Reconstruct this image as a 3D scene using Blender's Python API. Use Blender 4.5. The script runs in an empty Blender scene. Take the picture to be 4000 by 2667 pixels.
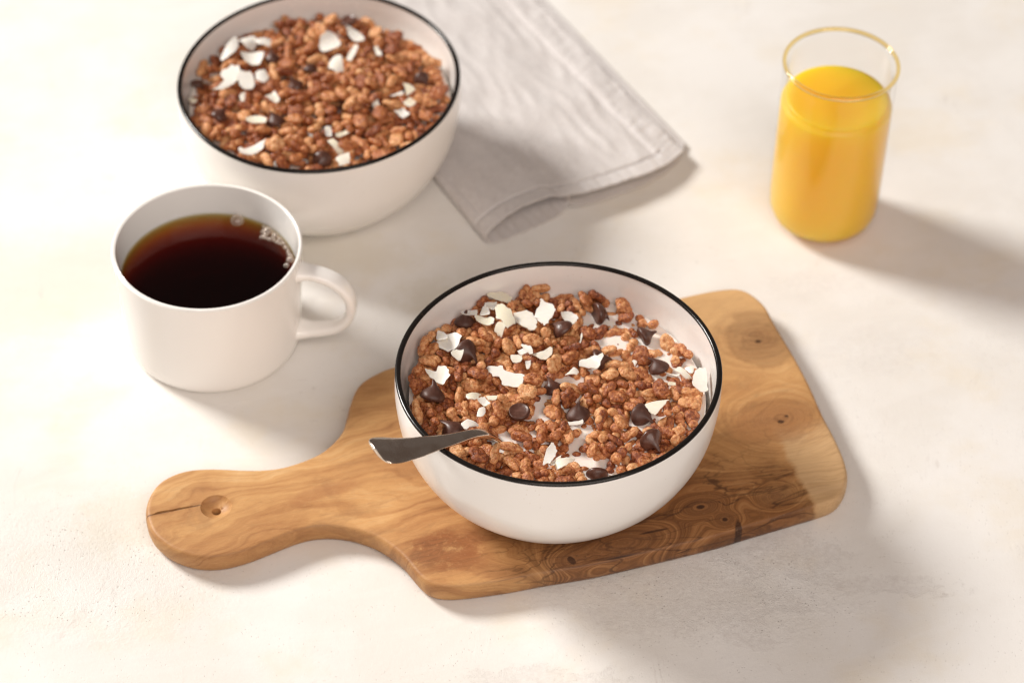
import bpy, bmesh, math, random
import numpy as np
from mathutils import Vector, Matrix, Euler, Quaternion, noise
from mathutils.geometry import delaunay_2d_cdt

# ---------------------------------------------------------------- camera
sc = bpy.context.scene
col = sc.collection
def set_camera():
    cd = bpy.data.cameras.new('camera'); co = bpy.data.objects.new('camera', cd); col.objects.link(co)
    p, ro = math.radians(44.29523), math.radians(1.31354)
    f = Vector((0, math.cos(p), -math.sin(p))); r = Vector((1, 0, 0)); u = r.cross(f)
    r2 = r*math.cos(ro)+u*math.sin(ro); u2 = -r*math.sin(ro)+u*math.cos(ro)
    M = Matrix((r2, u2, -f)).transposed().to_4x4(); M.translation = (0, -.92, .9278)
    co.matrix_world = M
    cd.sensor_fit = 'HORIZONTAL'; cd.sensor_width = 36; cd.lens = 91.506
    cd.clip_start = .05; cd.clip_end = 50
    cd.dof.use_dof = True; cd.dof.focus_distance = 1.185; cd.dof.aperture_fstop = 6.5
    sc.camera = co
set_camera()
# ---------------------------------------------------------------- light
wd = bpy.data.worlds.new('World'); sc.world = wd; wd.use_nodes = True
wb = wd.node_tree.nodes['Background']; wb.inputs[0].default_value = (1, .83, .75, 1); wb.inputs[1].default_value = .12
def area(name, loc, aim, power, color, shape, sx, sy=None):
    l = bpy.data.lights.new(name, 'AREA'); l.energy = power; l.color = color; l.shape = shape; l.size = sx
    if sy: l.size_y = sy
    o = bpy.data.objects.new(name, l); col.objects.link(o); o.location = loc
    o.rotation_euler = (Vector(aim)-Vector(loc)).to_track_quat('-Z', 'Y').to_euler()
    return o
KAZ, KEL, KD = math.radians(150), math.radians(34.5), 3.0
area('key_lamp', (math.cos(KAZ)*math.cos(KEL)*KD, math.sin(KAZ)*math.cos(KEL)*KD, math.sin(KEL)*KD), (0, 0, 0), 108, (1, .965, .915), 'DISK', .88)
area('fill_softbox', (.45, -1.55, 1.75), (0, 0, .02), 32, (1, .885, .81), 'RECTANGLE', 2.0, 1.3)
sc.view_settings.view_transform = 'Standard'; sc.view_settings.look = 'None'
sc.view_settings.exposure = .16; sc.view_settings.gamma = 1
sc.render.engine = 'CYCLES'
sc.cycles.use_denoising = True; sc.cycles.filter_width = 1.25
sc.cycles.max_bounces = 12; sc.cycles.transparent_max_bounces = 16
sc.cycles.caustics_reflective = False; sc.cycles.caustics_refractive = False

# ---------------------------------------------------------------- object helpers
def tag(o, label=None, cat=None, group=None, kind=None):
    if label: o['label'] = label
    if cat: o['category'] = cat
    if group: o['group'] = group
    if kind: o['kind'] = kind
    return o
def empty(name, loc, label, cat, group=None):
    o = bpy.data.objects.new(name, None); col.objects.link(o); o.location = loc; o.empty_display_size = .01
    return tag(o, label, cat, group)
def mesh(name, v, f, m=None, smooth=True, angle=None):
    me = bpy.data.meshes.new(name); me.from_pydata([tuple(map(float, q)) for q in v], [], f); me.update()
    if m: me.materials.append(m)
    if smooth:
        me.shade_smooth()
        if angle: me.set_sharp_from_angle(angle=math.radians(angle))
    return me
def put(name, me, parent=None, loc=None):
    o = bpy.data.objects.new(name, me); col.objects.link(o)
    if parent: o.parent = parent
    if loc is not None: o.location = loc
    return o
def crom(P, n, closed=False):
    """Catmull-Rom through P, n samples per span"""
    P = np.array(P, float); N = len(P); out = []
    for i in range(N if closed else N-1):
        if closed: a, b, c, d = P[(i-1) % N], P[i], P[(i+1) % N], P[(i+2) % N]
        else: a, b, c, d = P[max(i-1, 0)], P[i], P[i+1], P[min(i+2, N-1)]
        for k in range(n):
            t = k/n
            out.append(.5*((2*b)+(c-a)*t+(2*a-5*b+4*c-d)*t*t+(3*b-a-3*c+d)*t**3))
    if not closed: out.append(P[-1])
    return np.array(out)
def lathe(prof, seg=96, ell=(0, 0), wob=None, closed=False):
    """prof: list of (r,z); r=0 ends close the surface"""
    v = []; f = []; idx = []
    for (r, z) in prof:
        if r < 1e-7:
            idx.append([len(v)]*seg); v.append((0, 0, z)); continue
        row = []
        for i in range(seg):
            t = 2*math.pi*i/seg; k = r*(1+ell[0]*math.cos(2*t)+ell[1]*math.sin(2*t)); zz = z
            if wob: k, zz = wob(k, z, t)
            row.append(len(v)); v.append((k*math.cos(t), k*math.sin(t), zz))
        idx.append(row)
    pairs = list(zip(idx, idx[1:]))
    if closed: pairs.append((idx[-1], idx[0]))
    for a, b in pairs:
        for i in range(seg):
            j = (i+1) % seg
            q = [a[i], a[j], b[j], b[i]]
            q = [x for n, x in enumerate(q) if x not in q[:n]]
            if len(q) > 2: f.append(q)
    return v, f

# ---------------------------------------------------------------- node helpers
class S:
    """a float socket with arithmetic"""
    def __init__(s, t, k): s.t, s.k = t, k
    def _m(s, op, o=None, r=False, clamp=False):
        n = s.t.nodes.new('ShaderNodeMath'); n.operation = op; n.use_clamp = clamp
        a, b = (o, s) if r else (s, o)
        for i, x in enumerate((a, b)):
            if x is None: continue
            if isinstance(x, S): s.t.links.new(x.k, n.inputs[i])
            else: n.inputs[i].default_value = float(x)
        return S(s.t, n.outputs[0])
    def __add__(s, o): return s._m('ADD', o)
    __radd__ = __add__
    def __mul__(s, o): return s._m('MULTIPLY', o)
    __rmul__ = __mul__
    def __sub__(s, o): return s._m('SUBTRACT', o)
    def __rsub__(s, o): return s._m('SUBTRACT', o, True)
    def __truediv__(s, o): return s._m('DIVIDE', o)
    def __pow__(s, o): return s._m('POWER', o)
    def abs(s): return s._m('ABSOLUTE')
    def sqrt(s): return s._m('SQRT')
    def exp(s): return s._m('EXPONENT')
    def sin(s): return s._m('SINE')
    def clamp(s): return s._m('ADD', 0, clamp=True)
    def max(s, o): return s._m('MAXIMUM', o)
    def min(s, o): return s._m('MINIMUM', o)
    def step(s, a, b):
        n = s.t.nodes.new('ShaderNodeMapRange'); n.interpolation_type = 'SMOOTHSTEP'
        s.t.links.new(s.k, n.inputs[0]); n.inputs[1].default_value = a; n.inputs[2].default_value = b
        return S(s.t, n.outputs[0])
class Mat:
    def __init__(s, name):
        s.m = bpy.data.materials.new(name); s.m.use_nodes = True; s.t = s.m.node_tree
        s.p = s.t.nodes['Principled BSDF']; s.out = s.t.nodes['Material Output']
        s.tc = s.t.nodes.new('ShaderNodeTexCoord')
    def coords(s, scale=1000.):
        n = s.t.nodes.new('ShaderNodeSeparateXYZ'); s.t.links.new(s.tc.outputs['Object'], n.inputs[0])
        return [S(s.t, n.outputs[i])*scale for i in range(3)]
    def vec(s, *a):
        n = s.t.nodes.new('ShaderNodeCombineXYZ')
        for i, x in enumerate(a):
            if isinstance(x, S): s.t.links.new(x.k, n.inputs[i])
            else: n.inputs[i].default_value = x
        return n.outputs[0]
    def noise(s, v, scale=1, detail=3, rough=.5, dist=0):
        n = s.t.nodes.new('ShaderNodeTexNoise'); s.t.links.new(v, n.inputs['Vector'])
        n.inputs['Scale'].default_value = scale; n.inputs['Detail'].default_value = detail
        n.inputs['Roughness'].default_value = rough; n.inputs['Distortion'].default_value = dist
        return S(s.t, n.outputs[0])
    def voro(s, v, scale=1, feature='F1', rnd=1):
        n = s.t.nodes.new('ShaderNodeTexVoronoi'); n.feature = feature; s.t.links.new(v, n.inputs['Vector'])
        n.inputs['Scale'].default_value = scale; n.inputs['Randomness'].default_value = rnd
        return S(s.t, n.outputs[0])
    def ramp(s, fac, stops):
        n = s.t.nodes.new('ShaderNodeValToRGB'); s.t.links.new(fac.k, n.inputs[0])
        e = n.color_ramp.elements
        while len(e) < len(stops): e.new(.5)
        for x, (p, c) in zip(e, stops): x.position = p; x.color = (*c, 1)
        return n.outputs[0]
    def mix(s, fac, a, b, mode='MIX'):
        n = s.t.nodes.new('ShaderNodeMix'); n.data_type = 'RGBA'; n.blend_type = mode
        if isinstance(fac, S): s.t.links.new(fac.k, n.inputs[0])
        else: n.inputs[0].default_value = fac
        for i, x in ((6, a), (7, b)):
            if isinstance(x, tuple): n.inputs[i].default_value = (*x, 1)
            else: s.t.links.new(x, n.inputs[i])
        return n.outputs[2]
    def set(s, **k):
        for a, x in k.items():
            i = s.p.inputs[a.replace('_', ' ')]
            if isinstance(x, S): s.t.links.new(x.k, i)
            elif hasattr(x, 'is_output'): s.t.links.new(x, i)
            elif isinstance(x, tuple) and len(x) == 3 and i.type == 'RGBA': i.default_value = (*x, 1)
            else: i.default_value = x
        return s
    def glow(s):
        # a little of the light passes straight through the thin pulp
        tr = s.t.nodes.new('ShaderNodeBsdfTransparent'); tr.inputs[0].default_value = (1, .56, .18, 1)
        mx = s.t.nodes.new('ShaderNodeMixShader'); mx.inputs[0].default_value = .18
        s.t.links.new(s.p.outputs[0], mx.inputs[1]); s.t.links.new(tr.outputs[0], mx.inputs[2]); s.t.links.new(mx.outputs[0], s.out.inputs['Surface']); return s
    def bump(s, h, strength=.3, dist=.001):
        n = s.t.nodes.new('ShaderNodeBump'); s.t.links.new(h.k, n.inputs['Height'])
        n.inputs['Strength'].default_value = strength; n.inputs['Distance'].default_value = dist
        s.t.links.new(n.outputs[0], s.p.inputs['Normal']); return s

# ---------------------------------------------------------------- materials
def mat_table():
    m = Mat('plaster'); x, y, z = m.coords(); P = m.vec(x, y, 0.)
    big = m.noise(P, .012, 5, .55); mid = m.noise(P, .035, 6, .6, .6); fine = m.noise(P, .55, 4, .65)
    tro = m.noise(m.vec(x*.02+y*.006, y*.07-x*.02, 0.), 1, 5, .6, .8)
    warm = m.noise(m.vec(x+300., y, 0.), .016, 4, .6)
    edge = (m.noise(P, .05, 8, .78)-.5)*85.
    def blot(cx, cy, rx, ry, soft=8):
        d = (((x-cx)/rx)**2+((y-cy)/ry)**2).sqrt()*((rx+ry)/2)+edge
        return 1-d.step((rx+ry)/2-soft, (rx+ry)/2+soft)
    dark = None
    for b in ((78, -140, 40, 20, 5), (128, -108, 26, 14, 3), (128, -136, 15, 6, 3), (178, -126, 24, 6, 4), (112, -157, 14, 7, 3),
              (158, 78, 20, 8, 5), (188, 30, 26, 14, 9), (20, -188, 30, 8, 4), (-20, 60, 26, 16, 10), (-40, 30, 20, 10, 7), (-5, 40, 15, 20, 8)):
        k = blot(*b)*(.5 if b[1] > 0 else .85); dark = k if dark is None else dark.max(k)
    yel = None
    for b in ((-176, -98, 30, 20, 12), (-30, 62, 28, 14, 10), (-96, 92, 40, 16, 12), (-250, 60, 60, 40, 25)):
        k = blot(*b); yel = k if yel is None else yel.max(k)
    rough = (blot(-200, -130, 60, 34, 24).max(blot(90, -132, 66, 30, 16)).max((mid-.02).step(.55, .72)*.2)).clamp()
    pitn = m.voro(P, .42); pit = (1-pitn.step(.06, .17))*m.noise(P, .05, 3).step(.42, .56)*(rough*.7+.3)
    flow = m.noise(m.vec(x*.06, y*.018, 0.), 1, 6, .7, 1.2).step(.60, .70)*m.noise(P, .014, 2).step(.5, .62)
    c = m.mix((big-.38).step(0, .24), (.75, .725, .685), (.80, .785, .76))
    c = m.mix(warm.step(.5, .72)*.55, c, (.76, .69, .57))
    c = m.mix(tro.step(.48, .62)*.18, c, (.83, .81, .78))
    c = m.mix(yel*.3, c, (.64, .58, .44))
    zone = (blot(-70, -22, 30, 34, 16).max(blot(60, 100, 60, 20, 20)).max(blot(170, -122, 34, 16, 10)).max(blot(10, -186, 60, 10, 8))).clamp()
    smudge = zone*m.noise(m.vec(x*.09, y*.2, 0.), 1, 7, .72, .5).step(.60, .66)
    c = m.mix(smudge*.5, c, (.50, .46, .41))
    c = m.mix(dark*m.noise(P, .3, 5, .7).step(.3, .7)*.36, c, (.52, .47, .44))
    c = m.mix(flow*.38, c, (.56, .52, .48))
    c = m.mix(pit*.6, c, (.36, .32, .28))
    h = tro*.16+mid*.3+fine*(rough*.55+.12)+m.noise(P, 1.6, 2, .6)*(rough*.4+.06)-pit*.7-dark*.15
    return m.set(Base_Color=c, Roughness=.72, Specular_IOR_Level=.3).bump(h, .6, .0012).m

def mat_wood():
    m = Mat('olive_wood'); u, v, z = m.coords()
    w1 = m.noise(m.vec(u*.011, v*.022, z*.02), 1, 2)-.5
    w2 = m.noise(m.vec(u*.03, v*.06, z*.06), 1, 3)-.5
    F = v*.8+z*.5+w1*52.+w2*16.
    w3 = m.noise(m.vec(u*.05, v*.08, z*.06), 1, 5, .6, .8)-.5
    knot = None
    for (ku, kv, R, st, sx) in ((141, 27, 15, 1., 1.2), (134, -30, 17, 1.1, 1.3), (77, -75, 5.5, 1., 1.8), (85.6, -85.5, 4, 1.3, 1.2), (8, -92, 7, 1.2, 1.6), (-52, -70, 10, .8, 1.7), (114, -78, 5, 1., 1.4), (35, -88, 12, .8, 2.2)):
        d = (((u-ku)/sx)**2+(v-kv)**2+(w2*R*1.2)**2).sqrt()
        g = (((d/R)**2)*-1.).exp()
        F = F*(1-g*.8)+(d*st*.9+w3*R*1.1+ku)*g
        knot = g if knot is None else knot.max(g)
    band = m.noise(m.vec(F*.16, u*.003, z*.01), 1, 5, .62)
    fineb = m.noise(m.vec(F*.62, u*.006, z*.02), 1, 3, .6)
    fib = m.noise(m.vec(u*.07, v*2.2+w2*20., z*2.2), 1, 4, .65)
    mott = m.noise(m.vec(u*.022, v*.04, z*.05), 1, 5, .6, .5)
    c = m.ramp(band*.38+fineb*.14+mott*.34+fib*.16, [(.34, (.22, .092, .032)), (.45, (.43, .21, .080)), (.56, (.58, .32, .128)), (.68, (.71, .46, .225))])
    reg = m.noise(m.vec(u*.035, v*.05, z*.03), 1, 5, .6, .6)-.5
    c = m.mix(m.noise(m.vec(u*.03+3., v*.07, z*.07), 1, 6, .65, .8).step(.52, .68)*.35, c, (.30, .155, .068))
    c = m.mix(m.noise(m.vec(u*.12, v*.5, z*.5), 1, 5, .7).step(.58, .72)*.28, c, (.25, .115, .045))
    # dark heartwood sweep through the front right of the board
    dd = (((u-58)/84)**2+((v+86)/46)**2).sqrt()+reg*.9
    D = 1-dd.step(.55, 1.2)
    pale = (u-128+reg*16.+(v+66)*.05).step(-1.5, 2.5)*(1-(v+40+reg*30.).step(-8, 8))
    D = D*(1-pale)
    c = m.mix(D*.93, c, m.ramp(band*.7+fineb*.3, [(.30, (.035, .012, .005)), (.44, (.12, .044, .014)), (.55, (.27, .112, .037)), (.68, (.44, .22, .085))]))
    c = m.mix(pale*.9, c, m.ramp(band*.6+fineb*.4, [(.3, (.42, .26, .125)), (.5, (.60, .39, .20)), (.7, (.68, .46, .26))]))
    # reddish worn patch by the front left shoulder
    rp = (1-((((u+46)/26)**2+((v+71)/17)**2).sqrt()+reg*1.1).step(.35, 1.05))*m.noise(m.vec(u*.12, v*.16, 0.), 1, 5, .7).step(.30, .5)
    c = m.mix(rp*(.5+fib*.6), c, (.24, .075, .024))
    rs = (1-((((u+95)/24)**2+((v+20-(u+95)*.12)/5)**2).sqrt()+reg*2.4).step(.5, 1.1))
    c = m.mix(rs*.45, c, (.33, .13, .05))
    # paler wood towards the back right, partly the key light's brightness painted in
    pale_back = (v*.9+u*.25+reg*60.).step(15, 75)*.5
    c = m.mix(pale_back, c, (.72, .48, .24))
    # broad brown figure round the two big knots
    for (ku, kv, ra_, rb_, cc, k) in ((142, 24, 15, 21, (.30, .165, .075), .62), (128, -30, 27, 15, (.36, .15, .052), .6)):
        d = (((u-ku)/ra_)**2+((v-kv)/rb_)**2).sqrt()+reg*1.1+w2*.5
        c = m.mix((1-d.step(.55, 1.05))*k*(band.step(.35, .6)*.5+.5), c, cc)
        c = m.mix((1-(d-.85).abs().step(.0, .16))*.22, c, (.17, .075, .03))
    # black mineral lines
    n2 = m.noise(m.vec(u*.016, v*.05, z*.05), 1, 3, .55, 1.0); n3 = m.noise(m.vec(u*.011+7., v*.062, z*.04), 1, 4, .55, .7)
    l = (1-(n2-.5).abs().step(.002, .018)).max((1-(n3-.52).abs().step(.001, .014))*.85)
    c = m.mix(l*(D*.85+knot*.3+.05).clamp()*.85, c, (.045, .018, .009))
    c = m.mix(knot*(mott.step(.35, .65)*.45+.12), c, (.23, .105, .045))
    c = m.mix(knot*.34*m.noise(m.vec(F*.42, w3*9., 0.), 1, 4).step(.46, .62), c, (.11, .046, .020))
    # small bark pockets
    sp = None
    for (a, b, ra, rb, sl) in ((90, -92.5, 2.2, 6.5, -.25), (1, -100, 3.2, 2.2, 0), (8.5, -91.5, 1.8, 3.0, .2), (85.6, -85.5, 1.4, 1.4, 0), (141, 24, 1.6, 1.2, 0), (133, -32, 1.8, 1.4, .1), (137, -29, 1.2, 1.0, .1), (77, -75, 2.2, 1.5, .0), (30, -95, 12, .8, .12), (52, -84, 9, .8, .3)):
        d = (((u-a+(v-b)*sl)/ra)**2+((v-b)/rb)**2).sqrt()+w2*1.6
        k = 1-d.step(.6, 1.0); sp = k if sp is None else sp.max(k)
    c = m.mix(sp*.85, c, (.035, .014, .008))
    # split along the handle
    ck = 1-((v+13.6-(u+164)*.01+w2*1.2).abs().step(.15, .5)); ck = ck*(1-(u).step(-152, -150))
    c = m.mix(ck*.8, c, (.06, .028, .014))
    c = m.mix(fib.step(.50, .72)*.34, c, (.22, .095, .035))
    c = m.mix(m.noise(m.vec(u*.9, v*.9, z*.9), 1, 3).step(.58, .75)*.10, c, (.66, .46, .26))
    return m.set(Base_Color=c, Roughness=(fib*.25+.38), Specular_IOR_Level=.35).bump(fib*.6+fineb*.3-ck*1.2-sp*1., .28, .0005).m

def mat_ceramic(name, base, speck=0., rough=.18):
    m = Mat(name); x, y, z = m.coords()
    P = m.vec(x, y, z)
    if speck:
        sp = (1-m.voro(P, .33).step(.05, .13))*m.noise(P, .09, 2).step(.5, .6)
        c = m.mix(sp*speck, base, (.50, .38, .25))
        c = m.mix(m.noise(P, .05, 3).step(.45, .7)*.12, c, (base[0]*.93, base[1]*.90, base[2]*.86))
    else: c = m.mix(m.noise(P, .05, 2)*.06, base, (base[0]*.95, base[1]*.94, base[2]*.92))
    return m.set(Base_Color=c, Roughness=rough, Specular_IOR_Level=.5, Coat_Weight=.25, Coat_Roughness=.06).bump(m.noise(P, .12, 3), .05, .001).m

def mat_rim():
    m = Mat('black_glaze'); x, y, z = m.coords()
    n = m.noise(m.vec(x, y, z), .35, 4)
    c = m.mix(n.step(.55, .75)*.5, (.010, .008, .007), (.035, .022, .013))
    return m.set(Base_Color=c, Roughness=.2, Specular_IOR_Level=.35).bump(n, .12, .0004).m

def island_random(m):
    g = m.t.nodes.new('ShaderNodeNewGeometry'); o = m.t.nodes.new('ShaderNodeObjectInfo')
    s = S(m.t, g.outputs['Random Per Island'])+S(m.t, o.outputs['Random'])
    return s._m('FRACT')

def mat_puff():
    m = Mat('toasted_rice'); x, y, z = m.coords(); P = m.vec(x, y, z); r = island_random(m)
    n = m.noise(P, .55, 5, .65); n2 = m.noise(P, 1.9, 3, .6)
    c = m.ramp(n*.66+n2*.2+r*.24-.01, [(.28, (.055, .012, .004)), (.42, (.235, .056, .016)), (.54, (.48, .165, .054)), (.65, (.74, .37, .155)), (.82, (.88, .60, .34))])
    c = m.mix(n2.step(.53, .70)*.5, c, (.20, .055, .018))
    rough = m.noise(P, .25, 2).step(.35, .65)*.26+.25
    return m.set(Base_Color=c, Roughness=rough, Specular_IOR_Level=.5, Subsurface_Weight=.12, Subsurface_Radius=(1., .4, .2), Subsurface_Scale=.001, Coat_Weight=0.).bump(n2*.25+n*.5+m.noise(P, 1.0, 3, .6)*.6, .85, .001).m

def mat_chocolate():
    m = Mat('dark_chocolate'); x, y, z = m.coords(); P = m.vec(x, y, z); r = island_random(m)
    n = m.noise(P, .35, 4, .6)
    c = m.mix(n.step(.4, .7)*.6, (.080, .031, .020), (.18, .085, .062))
    c = m.mix(r*.35, c, (.045, .014, .008))
    return m.set(Base_Color=c, Roughness=(r*.28+.24), Specular_IOR_Level=.45).bump(m.noise(P, .9, 4), .16, .0006).m

def mat_coconut():
    m = Mat('coconut_flesh'); x, y, z = m.coords(); P = m.vec(x, y, z); r = island_random(m)
    n = m.noise(m.vec(x*.25, y*1.1, z), 1, 4, .6)
    c = m.mix(r.step(.6, 1.)*.6, (.82, .78, .70), (.78, .70, .48))
    c = m.mix(n.step(.5, .8)*.3, c, (.70, .62, .50))
    return m.set(Base_Color=c, Roughness=.42, Subsurface_Weight=.45, Subsurface_Radius=(1., .85, .6), Subsurface_Scale=.0016).bump(n, .35, .0005).m

def mat_milk():
    m = Mat('milk'); x, y, z = m.coords(); n = m.noise(m.vec(x, y, 0.), .12, 3)
    c = m.mix(n.step(.45, .75)*.35, (.86, .80, .745), (.80, .66, .55))
    return m.set(Base_Color=c, Roughness=.12, Subsurface_Weight=.4, Subsurface_Radius=(1., .8, .6), Subsurface_Scale=.002).bump(n, .25, .002).m

def mat_juice():
    m = Mat('orange_juice'); x, y, z = m.coords(); n = m.noise(m.vec(x, y, z), .2, 4)
    c = m.mix(n*.25, (1., .58, .045), (1., .62, .065))
    return m.set(Base_Color=c, Roughness=.30, Specular_IOR_Level=.25, Subsurface_Weight=1., Subsurface_Radius=(1., .62, .12), Subsurface_Scale=.04).bump(n, .06, .001).glow().m

def clear_surface(m, tint=(1, 1, 1), ior=1.45, rough=.02):
    """sheet of clear material: transparent, with mirror reflections by Fresnel"""
    t = m.t; a = t.nodes.new('ShaderNodeBsdfTransparent'); a.inputs[0].default_value = (*tint, 1)
    g = t.nodes.new('ShaderNodeBsdfGlossy'); g.inputs['Roughness'].default_value = rough
    fr = t.nodes.new('ShaderNodeFresnel'); fr.inputs[0].default_value = ior
    mx = t.nodes.new('ShaderNodeMixShader'); ge = t.nodes.new('ShaderNodeNewGeometry'); k = S(t, fr.outputs[0])*(1-S(t, ge.outputs['Backfacing'])); t.links.new(k.k, mx.inputs[0]); t.links.new(a.outputs[0], mx.inputs[1]); t.links.new(g.outputs[0], mx.inputs[2])
    t.links.new(mx.outputs[0], m.out.inputs['Surface']); return a, g
def mat_glass():
    m = Mat('clear_glass'); clear_surface(m, (1, .998, .995)); return m.m
def mat_amber():
    m = Mat('amber_glass_lip'); return m.set(Base_Color=(1., .80, .38), Transmission_Weight=1., Roughness=.06, IOR=1.45).m
def mat_coffee():
    m = Mat('black_coffee'); a, g = clear_surface(m, (1, 1, 1), 1.34, .01)
    v = m.t.nodes.new('ShaderNodeVolumeAbsorption'); D = 460.
    v.inputs['Color'].default_value = (1-46/D, 1-118/D, 1-390/D, 1); v.inputs['Density'].default_value = D
    m.t.links.new(v.outputs[0], m.out.inputs['Volume']); return m.m
def mat_bubble():
    m = Mat('coffee_foam_film'); a, g = clear_surface(m, (.90, .82, .72), 2.3, .08)
    df = m.t.nodes.new('ShaderNodeBsdfDiffuse'); df.inputs[0].default_value = (.85, .76, .66, 1)
    old = m.out.inputs['Surface'].links[0].from_socket; mx = m.t.nodes.new('ShaderNodeMixShader'); lw = m.t.nodes.new('ShaderNodeLayerWeight'); lw.inputs[0].default_value = .35
    k = S(m.t, lw.outputs['Facing'])*.6+.10; m.t.links.new(k.k, mx.inputs[0]); m.t.links.new(old, mx.inputs[1]); m.t.links.new(df.outputs[0], mx.inputs[2]); m.t.links.new(mx.outputs[0], m.out.inputs['Surface']); return m.m
def mat_metal():
    m = Mat('worn_steel'); x, y, z = m.coords()
    n = m.noise(m.vec(x*.3, y*3., z*.4), 1, 4, .6); b = m.noise(m.vec(x, y, z), .12, 4)
    c = m.mix(b.step(.4, .7)*.7, (.74, .65, .56), (.54, .42, .33))
    return m.set(Base_Color=c, Metallic=1., Roughness=(n*.10+.13)).bump(n, .03, .0003).m
def mat_linen():
    m = Mat('grey_linen'); x, y, z = m.coords()
    a = (x*.83+y*.55); b = (y*.83-x*.55)
    w = m.noise(m.vec(a*2.6, b*.25, 0.), 1, 2)*.5+m.noise(m.vec(a*.25, b*2.6, 0.), 1, 2)*.5
    s = m.noise(m.vec(x, y, z), .05, 4)
    c = m.mix(w.step(.35, .65), (.52, .485, .475), (.655, .625, .61))
    c = m.mix(s.step(.4, .7)*.3, c, (.70, .675, .665))
    return m.set(Base_Color=c, Roughness=.9, Specular_IOR_Level=.15, Sheen_Weight=.25).bump(w, .5, .0006).m

M_TABLE, M_WOOD = mat_table(), mat_wood()
M_BOWL, M_RIM = mat_ceramic('speckled_stoneware', (.90, .875, .845), .35, .2), mat_rim()
M_CUP = mat_ceramic('white_porcelain', (.91, .89, .86), 0, .11)
M_PUFF, M_CHOC, M_COCO, M_MILK = mat_puff(), mat_chocolate(), mat_coconut(), mat_milk()
M_JUICE, M_GLASS, M_AMBER, M_COFFEE, M_BUB = mat_juice(), mat_glass(), mat_amber(), mat_coffee(), mat_bubble()
M_STEEL, M_LINEN = mat_metal(), mat_linen()

# ---------------------------------------------------------------- measured data (0.1 mm)
BOARD=[[-1773,-148],[-1763,-75],[-1732,-6],[-1680,59],[-1604,96],[-1514,107],[-1392,82],[-1291,48],[-1201,23],[-1108,9],[-1023,18],[-943,36],[-872,65],[-767,154],[-721,242],[-680,339],[-623,441],[-577,481],[-505,512],[-396,540],[220,600],[772,636],[1137,654],[1288,661],[1415,651],[1471,623],[1512,556],[1538,471],[1537,365],[1546,234],[1554,104],[1557,-35],[1556,-159],[1548,-327],[1551,-461],[1548,-587],[1538,-672],[1524,-729],[1497,-783],[1452,-839],[1404,-871],[1331,-884],[1223,-896],[1062,-913],[955,-924],[775,-944],[427,-960],[171,-967],[-78,-956],[-244,-953],[-406,-939],[-486,-928],[-546,-908],[-589,-881],[-624,-822],[-647,-750],[-671,-678],[-700,-626],[-734,-571],[-783,-516],[-864,-456],[-948,-418],[-1039,-402],[-1135,-414],[-1234,-439],[-1332,-463],[-1427,-475],[-1518,-469],[-1604,-438],[-1684,-377],[-1733,-311],[-1764,-244]]
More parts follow.
